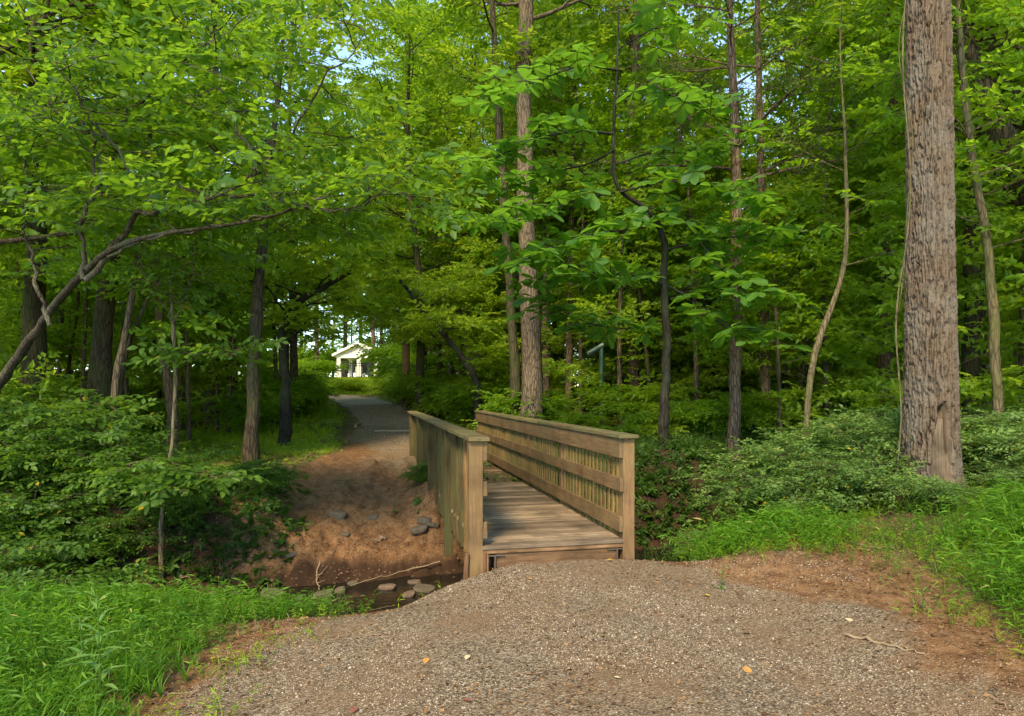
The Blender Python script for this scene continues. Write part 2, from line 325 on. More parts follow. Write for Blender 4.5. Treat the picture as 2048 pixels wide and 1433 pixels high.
# masks: gravel, red soil, dark path stone / lawn, damp bank with its shade painted in
nn = fbm(X * 1.2, Y * 1.2, 7.) * 1.0
near_side = Y < yc(X)
gr = (1 - sstep(np.abs(X - np.interp(Y, [2, 5, 7], [.55, .45, .5])) + nn, np.interp(Y, [2, 4.5, 5.8, 6.9], [2.2, 1.75, 1.5, 1.0]), np.interp(Y, [2, 4.5, 5.8, 6.9], [3.2, 2.6, 2.2, 1.7]))) * near_side
soil_near = (1 - sstep(np.abs(X - .5) + nn * .8, 2.2, 4.2)) * near_side
leftb = -4.4 + .0 * Y
soil_far = np.clip(gully(X, Y) + (1 - sstep(np.abs(X - path_x(Y)) + nn, .9, 1.9)) * (Y < 24) + sstep(Y, yc(X) + .3, yc(X) + .7) * (1 - sstep(Y, yc(X) + 1.6, yc(X) + 2.3)) * .75, 0, 1) * (~near_side)
far_gr = (1 - sstep(np.abs(X - path_x(Y)) + nn * .4, .85, 1.5)) * sstep(Y, 12.6, 14.5) * (1 - sstep(Y, 20.5, 23)) * .85 * (X < 0)
far_dk = (1 - sstep(np.abs(X - path_x(Y)) + nn * .25, np.interp(Y, [20, 40], [.8, 1.2]), np.interp(Y, [20, 40], [1.15, 1.7]))) * sstep(Y, 20.5, 23.5) * (Y < 45.5)
gmask = np.clip(gr + far_gr, 0, 1); smask = np.clip(soil_near + soil_far, 0, 1)
lawn = sstep(Y, 43, 46) * (1 - far_dk) * sstep(-X, -2, 4) + .75 * sstep(fbm(X * .35, Y * .35, 9.) * 2 + .55, .1, .7) * sstep(Y, 13.2, 15) * (1 - sstep(X, -4.0, -2.2)) * (1 - gully(X, Y)) * (1 - np.clip((1 - sstep(np.abs(X - path_x(Y)), 1.2, 2.2)), 0, 1)) * (Y < 44)
damp_shade = sstep(Y, ynear(X) + .25, ynear(X) + .6) * (1 - sstep(Y, yc(X) + .85, yc(X) + 1.2)) + sstep(-X, 3.6, 4.4) * sstep(Y, yc(X), yc(X) + .3) * (1 - sstep(Y, yc(X) + 1.6, yc(X) + 2.4)) + sstep(X, .2, .9) * sstep(Y, yc(X), yc(X) + .5) * (1 - sstep(Y, yc(X) + 3.0, yc(X) + 4.0))  # damp creek edge, carried up the far bank as painted shade
ta = Acc(); nx = len(xs); ny = len(ys)
i, j = np.meshgrid(np.arange(ny - 1), np.arange(nx - 1), indexing='ij')
ta.add(np.stack([X, Y, Z], -1), np.stack([i * nx + j, i * nx + j + 1, (i + 1) * nx + j + 1, (i + 1) * nx + j], -1).reshape(-1, 4))
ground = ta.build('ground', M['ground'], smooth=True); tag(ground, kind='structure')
for nm, ch in (('mask', (gmask, smask, far_dk)), ('mask2', (lawn, np.clip(damp_shade, 0, 1), 0 * X))):
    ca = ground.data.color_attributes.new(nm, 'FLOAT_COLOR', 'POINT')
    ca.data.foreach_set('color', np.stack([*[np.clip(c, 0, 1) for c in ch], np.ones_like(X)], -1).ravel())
wa = Acc(); wx = np.linspace(-14, 14, 60)
wv = []; 
for x in wx:
    for q in np.linspace(-1.3, 1.3, 8): wv.append((x, float(yc(x)) + q, -1.14))
F = [[a * 8 + c, (a + 1) * 8 + c, (a + 1) * 8 + c + 1, a * 8 + c + 1] for a in range(59) for c in range(7)]
wa.add(wv, F); tag(wa.build('creek_water', M['water'], smooth=True), kind='structure')
# ------------------------------------------------------------------ footbridge (local x across, y along, z up)
br = empty('footbridge', (BO[0], BO[1], 0), BA, label='weathered brown wooden footbridge with slatted railings over the creek', cat='footbridge')
a = Acc(); y = 0.0
while y < BL:
    wd = .14; z = rng.normal(0, .0015); e0, e1 = rng.uniform(-.012, .012, 2)
    a.box((-.03 + e0, y, -.038 + z), (BW + .03 + e1, y + wd - .006, z), jit=.0012); y += wd
a.build('deck', M['w_deck'], br, bevel=.004)
a = Acc()
for x in (.02, .7, BW - .08): a.box((x, .1, -.27), (x + .075, BL - .05, -.041))
a.build('beam', M['w_red'], br, bevel=.004)
a = Acc(); a.box((.13, .03, -.30), (BW - .05, .075, -.082)); a.box((-.02, .012, -.081), (BW + .01, .09, -.041)); a.build('fascia_board', M['w_fascia'], br, bevel=.004)
a = Acc(); a.box((.05, .005, -.105), (.22, .05, -.098)); a.box((.118, .0, -.30), (.126, .05, -.106)); a.build('bracket', M['steel'], br)
a = Acc(); a.box((BW - .17, .005, -.1), (BW + .0, .05, -.094)); a.box((BW - .07, .0, -.3), (BW - .062, .05, -.101)); a.build('bracket', M['steel'], br)
RT = 1.075
def railing(side):
    xi = 0.0 if side < 0 else BW                       # inner face of the posts
    sg = -1 if side < 0 else 1
    def bx(a_, x0, x1, y0, y1, z0, z1, jit=0):
        lo, hi = sorted((xi + sg * x0, xi + sg * x1)); a_.box((lo, y0, z0), (hi, y1, z1), jit=jit)
    a = Acc()
    for y0, y1 in ((-.05, BL * .36), (BL * .36 + .004, BL * .7), (BL * .7 + .004, BL + .05)):
        a_z = rng.normal(0, .002); bx(a, -.062, .15, y0, y1, RT - .038 + a_z, RT + a_z, .0015)
    r = a.build('railing', M['w_cap'], br, bevel=.005)
    for z0, z1, y0 in ((RT - .24, RT - .044, -.0), (.49, .63, -.01), (.075, .235, -.005)):
        spl = BL * rng.uniform(.45, .6)
        for p0, p1 in ((y0, spl), (spl + .005, BL)):
            a = Acc(); bx(a, -.042, -.003, p0, p1, z0, z1, .0015); a.build('rail_board', M['w_rail'], r, bevel=.004)
    if side < 0: posts = [(0, .135, -.50), (2.2, .115, -.62), (4.45, .115, -.62), (6.7, .115, -.5), (8.8, .115, -.35)]
    else: posts = [(0, .125, -.42), (2.25, .10, -.6), (4.5, .10, -.6), (6.7, .10, -.45), (8.85, .12, -.3)]
    for k, (y, wd, zb) in enumerate(posts):
        a = Acc(); bx(a, 0, wd, y, y + wd, zb, RT - .042)
        a.build('post', M['w_post'] if (k == 0 or side > 0) else M['w_green'], r, bevel=.006)
    rest = Acc(); cnt = 0; yy = .17
    while yy < BL - .05:
        if not any(p - .045 < yy < p + q + .01 for p, q, _ in posts):
            wd = .056 if side > 0 else .042 if yy < 2.1 else .075
            t = Acc() if (side > 0 or cnt < 34) else rest
            zb = -.16 + rng.normal(0, .006) - (.12 if side < 0 else 0)
            x0 = .001
            bx(t, x0, x0 + (.018 if side > 0 else (.014, .040)[cnt % 2] + rng.uniform(-.003, .006)), yy, yy + wd - (.006 if side > 0 else 0), zb, RT - .045, .0015)
            if t is not rest: t.build('baluster', M['w_pick'] if side > 0 else M['w_streak'] if yy < 1.0 else M['w_green'], r); cnt += 1
        yy += (.128 if side > 0 else (.115 if yy < 2.1 else .125))
    if side < 0:
        o = rest.build('balusters', M['w_green'], r); tag(o, kind='stuff')
        a = Acc(); bx(a, -.05, -.002, .15, BL - .1, -.30, -.05); a.build('edge_beam', M['w_green'], r, bevel=.004)
railing(-1); railing(1)
# boards by the near left post
a = Acc(); a.box((-.01, .0, -.34), (.03, .075, -.045)); a.box((.036, .02, -.30), (.06, .07, -.045)); a.build('side_board', M['w_red'], br, bevel=.004)
a = Acc(); a.box((-.02, -.02, -.42), (.02, .02, .05), jit=.002); a.V[-1] += (a.V[-1][:, 2:3] + .4) * np.array([[.06, 0, 0]])
o = a.build('wooden_stake', M['w_red'], bevel=.003); o.location = (*(BO + bn * -.19 + bd * -.02), -.1); o.rotation_euler = (0, 0, BA)
tag(o, 'short reddish board stuck in the ground against the near left bridge post', 'stake')
# path edging beyond the bridge
a = Acc(); z = float(H(-4.2, 20.2)); a.box((-.8, -.02, -.05), (.8, .02, .0)); o = a.build('path_edging', M['stick_pale'], bevel=.01)
o.location = (path_x(20.3) + .25, 20.3, z + .06); o.rotation_euler = (0, 0, .1); tag(o, 'pale timber strip laid across the dark gravel path beyond the bridge', 'edging')
a = Acc(); a.box((-.04, -.7, -.05), (.04, .7, .05)); o = a.build('path_edging', M['stick_pale'], bevel=.01)
o.location = (path_x(22) - 1.15, 22.1, float(H(path_x(22) - 1.15, 22.1)) + .06); o.rotation_euler = (0, 0, .12); tag(o, 'short pale timber edging along the left side of the dark path', 'edging')

# ------------------------------------------------------------------ leaf templates
def leaf2(Ln, W, base=0.0):       # two faces folded on the midrib
    V = np.array([[base, 0, 0], [base + .42 * Ln, W / 2, .16 * W], [base + Ln, 0, -.08 * Ln], [base + .42 * Ln, -W / 2, .16 * W]])
    return V, np.array([[0, 2, 1], [0, 3, 2]])
def leafN(Ln, W, base=.02, wprof=((.0, 0), (.25, .72), (.55, 1.), (.82, .62), (1., 0)), droop=.18, fold=.16):
    V = []; F = []
    for k, (t, ww) in enumerate(wprof):
        x = base + t * Ln; z = -droop * Ln * t * t
        if ww == 0: V.append((x, 0, z))
        else: V += [(x, ww * W / 2, z + fold * ww * W / 2), (x, 0, z), (x, -ww * W / 2, z + fold * ww * W / 2)]
    idx = []; c = 0
    for t, ww in wprof:
        idx.append([c] if ww == 0 else [c, c + 1, c + 2]); c += 1 if ww == 0 else 3
    for p, q in zip(idx[:-1], idx[1:]):
        if len(p) == 1 and len(q) == 3: F += [[p[0], q[1], q[0]], [p[0], q[2], q[1]]]
        elif len(p) == 3 and len(q) == 1: F += [[p[0], p[1], q[0]], [p[1], p[2], q[0]]]
        else: F += [[p[0], p[1], q[1]], [p[0], q[1], q[0]], [p[1], p[2], q[2]], [p[1], q[2], q[1]]]
    return np.array(V, float), np.array(F)
def lobed(Ln, W):                  # five-lobed maple-like leaf
    o = np.array([[0, 0], [.12, .42], [.34, .30], [.55, .5], [.62, .22], [1, 0], [.62, -.22], [.55, -.5], [.34, -.30], [.12, -.42]])
    V = np.c_[o[:, 0] * Ln, o[:, 1] * W, np.abs(o[:, 1]) * W * .25 - .12 * Ln * o[:, 0] ** 2]; V = np.vstack([V, [[.3 * Ln, 0, 0]]])
    F = [[10, k, (k + 1) % 10] for k in range(10)]
    return V, np.array(F)
def merge(parts):
    V = []; F = []; n = 0
    for v, f in parts: V.append(v); F.append(f + n); n += len(v)
    return np.concatenate(V), np.concatenate(F)
def Rz(a): c, s = math.cos(a), math.sin(a); return np.array([[c, -s, 0], [s, c, 0], [0, 0, 1]])
def Rx(a): c, s = math.cos(a), math.sin(a); return np.array([[1, 0, 0], [0, c, -s], [0, s, c]])
def Ry(a): c, s = math.cos(a), math.sin(a); return np.array([[c, 0, s], [0, 1, 0], [-s, 0, c]])
def spray(leaf, n, length, ang=55, jit=.35, whorl=False, twig=True):
    parts = []
    for k in range(n):
        t = (k + .6) / n
        if whorl: p = np.array([length, 0, 0]); az = 2 * np.pi * k / n + random.gauss(0, .12)
        else: p = np.array([length * t, 0, -.10 * length * t * t]); az = RAD(ang) * (1 if k % 2 else -1) * (1 - .45 * t) + random.gauss(0, .2)
        if not whorl and k == n - 1: az = 0
        R = Rz(az) @ Ry(random.gauss(.10, jit * .6)) @ Rx(random.gauss(0, jit)); s = random.uniform(.72, 1.15)
        parts.append(((leaf[0] * s) @ R.T + p, leaf[1]))
    return merge(parts)
lf_far = leaf2(.15, .085); lf_mid = leaf2(.125, .065); lf_small = leaf2(.06, .032)
SP = {
 'far': [spray(leaf2(.165, .1), 9, .55, jit=.5) for _ in range(3)],
 'mid': [spray(leaf2(.12, .068), 12, .55, jit=.42) for _ in range(3)],
 'near': [spray(leafN(.115, .06, .01, droop=.22), 11, .5, jit=.4) for _ in range(4)],
 'maple': [spray(lobed(.15, .17), 9, .5, jit=.4) for _ in range(3)],
 'mag': [spray(leafN(.40, .20, .03, ((0, 0), (.3, .55), (.62, 1), (.86, .75), (1, 0)), .14, .16), 7, .02, whorl=True, jit=.24) for _ in range(5)],
 'shrub': [spray(leaf2(.07, .038), 11, .32, jit=.4) for _ in range(3)],
 'fine': [spray(leaf2(.056, .031), 12, .3, jit=.35) for _ in range(3)],
 'vib': [spray(leafN(.10, .06, .01, ((0, 0), (.3, .9), (.6, .85), (1, 0)), .2), 9, .4, jit=.3) for _ in range(3)],
 'cedar': [spray(leaf2(.13, .016), 26, .5, ang=50, jit=.9) for _ in range(3)],
}
class Sprays:
    def __init__(s): s.p = []; s.d = []
    def add(s, p, d): s.p.append(p); s.d.append(d)
    def build(s, kind, m, parent, name='crown', size=1.0, flat=.38, extra=None):
        a = extra or Acc(); p = np.array(s.p); d = np.array(s.d); k = len(p)
        u = np.tile([0, 0, 1.0], (k, 1)) + rng.normal(0, flat, (k, 3)); R = axes(d, u); sc = rng.uniform(.75, 1.25, k) * size
        T = SP[kind]; w = rng.integers(0, len(T), k)
        for q in range(len(T)): a.inst(T[q], p[w == q], R[w == q], sc[w == q])
        return a.build(name, m, parent)
def wander(p, d, Ln, n, curl=.25, up=.0):
    pts = [np.array(p, float)]; d = np.array(d, float); d /= np.linalg.norm(d)
    for _ in range(n):
        d = d + np.array([random.gauss(0, curl), random.gauss(0, curl), random.gauss(0, curl * .6) + up]); d /= np.linalg.norm(d)
        pts.append(pts[-1] + d * Ln / n)
    return np.array(pts)
def grow(wood, sp, p, d, Ln, r, lvl, dens=1.0, up=0.02, flat=.5, twigs=True):
    n = 6 if lvl else 3; pts = wander(p, d, Ln, n, .16 if lvl else .2, up)
    if lvl or twigs: wood.tube(pts, np.linspace(r, max(r * .35, .003), n + 1), 5 if r > .02 else 3, cap=False)
    if lvl == 0:
        for t in np.linspace(.15, 1, max(2, int(3.2 * dens * Ln / .55))):
            q = pts[0] + (pts[-1] - pts[0]) * t; dd = pts[-1] - pts[0]; dd = dd / np.linalg.norm(dd)
            az = random.choice((-1, 1)) * random.uniform(.3, 1.1) if t < .95 else 0
            v = Rz(az) @ dd; v[2] = v[2] * .5 + random.gauss(-.08, .15); sp.add(q, v)
        return
    m = max(3, int(round((4.5 if lvl == 1 else 5.5) * dens)))
    for k in range(m):
        t = .22 + .78 * (k + random.random() * .8) / m; t = min(t, 1); f = t * n; i = min(int(f), n - 1); q = pts[i] + (pts[i + 1] - pts[i]) * (f - i)
        dd = pts[i + 1] - pts[i]; dd = dd / np.linalg.norm(dd); az = (1 if k % 2 else -1) * random.uniform(.5, 1.15) if t < .95 else random.gauss(0, .2)
        v = Rz(az) @ dd; v[2] = v[2] * flat + random.gauss(.05, .16); grow(wood, sp, q, v, Ln * random.uniform(.38, .6) * (1.15 - .45 * t), r * .5, lvl - 1, dens, up, flat, twigs)
def along(path, t):
    path = np.asarray(path); s = np.r_[0, np.cumsum(np.linalg.norm(np.diff(path, axis=0), axis=1))]; x = t * s[-1]
    return np.array([np.interp(x, s, path[:, k]) for k in range(3)])
def smooth_path(pts, n):
    pts = np.asarray(pts, float); s = np.r_[0, np.cumsum(np.linalg.norm(np.diff(pts, axis=0), axis=1))]
    x = np.linspace(0, s[-1], n); q = np.stack([np.interp(x, s, pts[:, k]) for k in range(3)], 1)
    for _ in range(max(1, n // 12)):
        q[1:-1] = (q[:-2] + 2 * q[1:-1] + q[2:]) / 4
    return q
def limbs(wood, sp, path, t0, n, Ln, r, lvl=2, dens=1.0, rise=.25, taper=.55, twigs=True, azc=None, azw=3.15):
    for k in range(n):
        t = t0 + (1 - t0) * (k + .3 + .4 * random.random()) / n; q = along(path, t)
        az = (k * 2.4 + random.gauss(0, .4)) if azc is None else azc + random.uniform(-azw, azw)
        u = (t - t0) / (1 - t0); ln = Ln * (1 - taper * u) * random.uniform(.75, 1.15) * min(1, .65 + u * 2)
        grow(wood, sp, q, (math.cos(az), math.sin(az), rise + .5 * u * u), ln, r * (1 - .6 * u), lvl, dens, twigs=twigs)
def tree_obj(name, label, group=None, cat='tree', loc=(0, 0, 0)):
    return empty(name, loc, label=label, cat=cat, group=group)

# generic prototypes, built at the origin then placed by copying
def proto_tree(name, h, rt, c0, n, Ln, kind, lm, bark, dens, rise=.25, lean=.5, twigs=True, size=1.0, lvl=2, taper=.55):
    root = tree_obj(name, 'x')
    path = smooth_path([(0, 0, -.3), (random.gauss(0, lean * .3), random.gauss(0, lean * .3), h * .3), (random.gauss(0, lean * .6), random.gauss(0, lean * .6), h * .65), (random.gauss(0, lean), random.gauss(0, lean), h)], 14)
    wd = Acc(); wd.tube(path, np.interp(np.linspace(0, 1, 14), [0, .06, .5, 1], [rt * 1.35, rt, rt * .7, rt * .15]), 9, rough=.03)
    sp = Sprays(); limbs(wd, sp, path, c0, n, Ln, rt * .32, lvl, dens, rise, taper, twigs)
    wd.build('trunk', bark, root, smooth=True); sp.build(kind, lm, root, size=size)
    return root
random.seed(100); rng = np.random.default_rng(200)
# ------------------------------------------------------------------ the trees one can tell apart
def px_path(pts): return np.array([P(*q) for q in pts])
def mid_tree(name, label, pts, wpx, bark, ext=None, t0=.35, n=14, Ln=3.0, kind='far', lm='leaf_mid', dens=1.0, rise=.25, lvl=2, size=1.0, cat='tree', seg=26, k=10, limb_r=None, azc=None, azw=3.15, group=None, taper=.4, flare=1.35):
    pts = list(pts); path = px_path(pts); rad = [w_ / 2 / FPX * q[2] for w_, q in zip(wpx, pts)]
    if path[0][2] > path[-1][2]: path = path[::-1]; rad = rad[::-1]
    g = float(H(path[0][0], path[0][1])); base = path[0].copy(); base[2] = min(g, path[0][2]) - .15
    path = np.vstack([base, path]); rad = [rad[0] * flare] + list(rad)
    if ext:
        d = path[-1] - path[-2]; d = d / np.linalg.norm(d); path = np.vstack([path, path[-1] + (d + [0, 0, .3]) * ext * .8]); rad.append(rad[-1] * .35)
    s = np.r_[0, np.cumsum(np.linalg.norm(np.diff(path, axis=0), axis=1))]
    sp_path = smooth_path(path, seg); rr = np.interp(np.linspace(0, s[-1], seg), s, rad) * (1 + .07 * rng.normal(0, 1, seg).clip(-1.5, 1.5)); sp_path[1:-1] += rng.normal(0, .12, (seg - 2, 3)) * rr[1:-1, None]
    org = sp_path[0].copy(); org[2] = g; sp_path = sp_path - org
    root = tree_obj(name, label, group, cat, tuple(org))
    wd = Acc(); wd.tube(sp_path, rr, k, rough=.03); sp = Sprays()
    if n: limbs(wd, sp, sp_path, t0, n, Ln, limb_r or max(rr[len(rr) // 2] * .35, .015), lvl, dens, rise, taper, True, azc, azw)
    return root, wd, sp, M[bark], kind, M[lm], size, org
def fin(t):
    root, wd, sp, bk, kind, lm, size, org = t
    wd.build('trunk', bk, root, smooth=True)
    if sp.p: sp.build(kind, lm, root, size=size)
    return root

A = 'leaf_mid'; B = 'leaf_yel'; F_ = 'leaf_far'
fin(mid_tree('dark_straight_tree', 'tall dark straight trunk at the far left edge of the woods, behind the leaning branch', [(72, 720, 14), (72, 400, 14), (80, 0, 14)], [38, 36, 32], 'bark_dark', 7, .36, 15, 3.2, 'far', A, .95))
fin(mid_tree('dark_leaning_tree', 'dark thick trunk leaning slightly right behind the leafy undergrowth left of the twin stems', [(196, 815, 15), (208, 640, 15), (222, 380, 15), (240, 0, 15)], [42, 34, 30, 24], 'bark_dark', 6, .38, 15, 3.2, 'far', B, .95))
fin(mid_tree('slim_forked_tree', 'slim brown stem leaning right just right of the thick dark trunk', [(226, 800, 13), (252, 660, 13), (278, 520, 13), (300, 330, 13), (300, 180, 13)], [15, 13, 11, 8, 5], 'bark_brown', 2, .4, 12, 2.4, 'far', A, 1.0))
fin(mid_tree('slim_forked_tree', 'thinner stem crossing to the right from the foot of the slim brown stem', [(238, 798, 13.2), (256, 690, 13.2), (295, 600, 13.2), (340, 520, 13.2), (420, 440, 13.2)], [9, 8, 7, 6, 4], 'bark_dark', None, .5, 7, 1.6, 'far', A, .9))
fin(mid_tree('bent_reddish_tree', 'reddish brown trunk with a bend at its foot beside the bright clearing', [(345, 815, 16), (330, 740, 16), (318, 640, 16), (310, 480, 16), (305, 250, 16), (310, 0, 16)], [19, 17, 15, 14, 12, 8], 'bark_red', 3, .46, 12, 2.8, 'far', B, .9))
fin(mid_tree('pale_background_tree', 'pale grey-green trunk standing in sunlit leaves beyond the left clearing', [(425, 790, 24), (427, 560, 24), (430, 200, 24)], [26, 24, 20], 'bark_brown', 7, .36, 18, 4.0, 'far', F_, 1.0))
fin(mid_tree('clearing_edge_tree', 'dark bent trunk in the grass between the bright clearing and dirt slope', [(503, 885, 14.5), (505, 760, 14.5), (514, 640, 14.5), (522, 500, 14.5), (535, 380, 14.5), (560, 150, 14.5)], [30, 26, 24, 20, 15, 8], 'bark_dark', 3, .42, 14, 3.0, 'far', B, .95))
fin(mid_tree('arching_dark_tree', 'dark stem arching right over the start of the path', [(572, 790, 18), (562, 660, 18), (600, 600, 17.5), (700, 545, 17)], [20, 17, 15, 8], 'bark_black', None, .45, 8, 2.2, 'far', B, 1.0))
fin(mid_tree('tall_pinkish_tree', 'tall straight trunk with pinkish bark behind the middle of the bridge', [(1066, 850, 16.8), (1062, 700, 16.8), (1055, 520, 16.8), (1045, 250, 16.8), (1052, 0, 16.8)], [46, 40, 36, 31, 30], 'bark_pink', 9, .50, 17, 3.8, 'far', B, .95))
fin(mid_tree('companion_dark_tree', 'dark slender trunk just left of the tall pinkish trunk', [(1032, 820, 17.6), (1028, 700, 17.6), (1014, 520, 17.6), (998, 250, 17.6), (985, 0, 17.6)], [22, 20, 17, 15, 12], 'bark_dark', 6, .5, 13, 3.0, 'far', B, .9))
fin(mid_tree('slanting_thin_tree', 'thin dark stem slanting left from the thicket above the far end of the bridge', [(955, 760, 21), (915, 700, 21), (860, 640, 20.5), (800, 560, 20)], [14, 12, 10, 6], 'bark_black', None, .4, 8, 2.2, 'far', B, 1.1))
fin(mid_tree('pale_slim_tree', 'pale slim trunk right of the tall pinkish trunk', [(1092, 800, 24), (1092, 640, 24), (1096, 300, 24)], [16, 15, 9], 'bark_brown', 4, .45, 12, 3.0, 'far', F_, 1.0))
fin(mid_tree('tan_slim_tree', 'slim tan trunk between the pale slim trunk and the green vent pipe', [(1137, 800, 23), (1140, 640, 23), (1146, 300, 23)], [15, 13, 9], 'bark_red', 4, .45, 12, 3.0, 'far', A, 1.0))
fin(mid_tree('reddish_twiggy_tree', 'straight reddish trunk with bare twiggy upper branches right of the big-leaved tree', [(1468, 880, 13.5), (1472, 600, 13.5), (1474, 350, 13.5), (1466, 190, 13.5), (1462, 60, 13.5)], [26, 23, 20, 18, 12], 'bark_red', 2, .5, 14, 2.6, 'cedar', 'leaf_cedar', .75, limb_r=.035))
fin(mid_tree('twiggy_companion_tree', 'slimmer reddish trunk just behind the straight twiggy one', [(1532, 830, 16), (1528, 560, 16), (1520, 330, 16), (1514, 0, 16)], [20, 18, 15, 11], 'bark_red', 3, .45, 12, 2.6, 'cedar', 'leaf_cedar', .7, limb_r=.035))
fin(mid_tree('sinuous_sapling', 'thin sinuous tan sapling curving through the woods left of the big furrowed trunk', [(1612, 820, 11), (1622, 720, 11), (1640, 655, 11), (1680, 600, 11), (1695, 500, 11), (1693, 400, 11), (1690, 250, 11), (1678, 120, 11), (1684, 0, 11)], [11, 12, 12, 10, 9, 8, 5, 3.5, 2], 'bark_tan', .5, .5, 14, 1.5, 'mid', A, .95, lvl=1, limb_r=.012))
fin(mid_tree('pink_trunk_tree', 'pinkish trunk seen just left of the big furrowed trunk', [(1768, 800, 17), (1774, 600, 17), (1782, 300, 17), (1786, 0, 17)], [32, 28, 24, 18], 'bark_red', 6, .4, 18, 3.6, 'far', A, 1.0))
fin(mid_tree('shaded_trunk_tree', 'dark upright trunk right behind the big furrowed trunk', [(1942, 860, 14), (1945, 500, 14), (1938, 0, 14)], [32, 30, 26], 'bark_dark', 5, .4, 16, 3.0, 'far', A, 1.0))
fin(mid_tree('leaning_heavy_tree', 'heavy trunk leaning left across the upper right corner', [(2230, 800, 12.5), (2140, 560, 12.5), (2045, 350, 12.5), (1965, 190, 12.5), (1925, 60, 12.5)], [56, 50, 46, 38, 26], 'bark_brown', 2, .55, 10, 2.6, 'far', B, 1.0))
fin(mid_tree('wavy_greenish_tree', 'wavy greenish stem near the right edge of the photo', [(1998, 900, 10.5), (1990, 700, 10.5), (1978, 520, 10.5), (1950, 350, 10.5), (1925, 180, 10.5), (1915, 0, 10.5)], [21, 19, 17, 15, 13, 9], 'bark_tan', 1, .4, 14, 2.0, 'mid', A, .9, limb_r=.02))
fin(mid_tree('thin_dark_sapling', 'thin dark sapling between the sinuous tan one and the twiggy trunk', [(1560, 850, 14), (1556, 700, 14), (1548, 560, 14)], [9, 8, 5], 'bark_dark', 1, .4, 9, 1.7, 'far', A, .9, limb_r=.012))

# small tree with very broad leaves leaning over the bridge
t = mid_tree('broad_leaved_tree', 'small dark-stemmed tree with very broad leaves just right of and beyond the bridge', [(1325, 885, 13.5), (1331, 780, 13.5), (1335, 680, 13.4), (1327, 575, 13.3), (1332, 480, 13.2), (1300, 415, 13.0), (1228, 385, 12.8), (1226, 270, 12.6), (1234, 140, 12.4), (1238, 20, 12.4)], [22, 18, 16, 15, 13, 11, 8, 7, 5, 3], 'bark_black', None, .4, 0, flare=1.15, kind='mag', lm='leaf_mag', seg=50)
root, wd, sp, bk, kind, lm, size, org = t
def magbranch(pts, r):
    p = smooth_path(px_path(pts) - org, 12); wd.tube(p, np.linspace(r, .008, 12), 5, cap=False)
    ln_ = float(np.linalg.norm(np.diff(p, axis=0), axis=1).sum()); nk = max(4, int(ln_ / .24))
    for k in range(nk):
        q = along(p, .15 + .85 * k / (nk - 1)); dd = along(p, min(1, .2 + .85 * k / (nk - 1))) - along(p, .1 + .8 * k / (nk - 1)); dd[2] *= .3; dd = nrm(dd + 1e-6)
        for s_ in (-1, 1):
            v = Rz(s_ * random.uniform(.4, 1.2)) @ dd; e = q + v * random.uniform(.25, .75) + [0, 0, random.gauss(.02, .1)]
            wd.tube([q, (q + e) / 2 + [0, 0, .03], e], [.007, .006, .004], 3, cap=False); sp.add(e, Rz(random.uniform(0, 6)) @ np.array([1, 0, -.05]))
        sp.add(q, Rz(random.uniform(0, 6)) @ np.array([1, 0, -.05])) if k > nk * .6 else None
for b_ in [([(1328, 570, 13.3), (1280, 552, 12.8), (1200, 545, 12), (1120, 550, 11.2)], .035), ([(1330, 570, 13.3), (1390, 600, 12.8), (1440, 650, 12.2), (1500, 680, 11.6)], .03),
           ([(1332, 500, 13.2), (1420, 480, 12.7), (1500, 470, 12), (1560, 470, 11.4)], .03), ([(1228, 268, 12.6), (1150, 262, 12.3), (1080, 275, 11.9), (960, 330, 11.3)], .03),
           ([(1228, 385, 12.8), (1150, 400, 12.2), (1060, 440, 11.5), (960, 440, 10.8)], .028), ([(1240, 385, 12.8), (1330, 360, 12.3), (1420, 370, 11.7), (1510, 400, 11.2)], .028),
           ([(1230, 200, 12.5), (1300, 180, 12), (1370, 200, 11.5), (1420, 230, 11)], .02), ([(1234, 140, 12.4), (1160, 130, 12), (1080, 160, 11.6), (1000, 190, 11.2)], .02),
           ([(1234, 100, 12.4), (1300, 60, 12), (1350, 50, 11.6)], .018), ([(1330, 640, 13.4), (1260, 660, 13), (1180, 650, 12.5), (1080, 600, 12)], .02),
           ([(1322, 450, 13.1), (1250, 460, 12.5), (1170, 470, 11.8), (1050, 520, 11)], .022), ([(1300, 415, 13), (1370, 440, 12.3), (1440, 540, 11.8), (1500, 590, 11.4)], .022),
           ([(1334, 600, 13.4), (1400, 560, 14), (1460, 540, 14.6)], .02), ([(1228, 300, 12.6), (1180, 330, 12.9), (1120, 340, 13.4), (1010, 380, 13.8)], .02), ([(1228, 330, 12.7), (1320, 300, 13.2), (1420, 300, 13.6)], .02)]: magbranch(*b_)
root, wd, sp, bk, kind, lm, size, org = t; wd.build('trunk', bk, root, smooth=True); sp.build('mag', lm, root, flat=.3, size=.74)

random.seed(101); rng = np.random.default_rng(201)
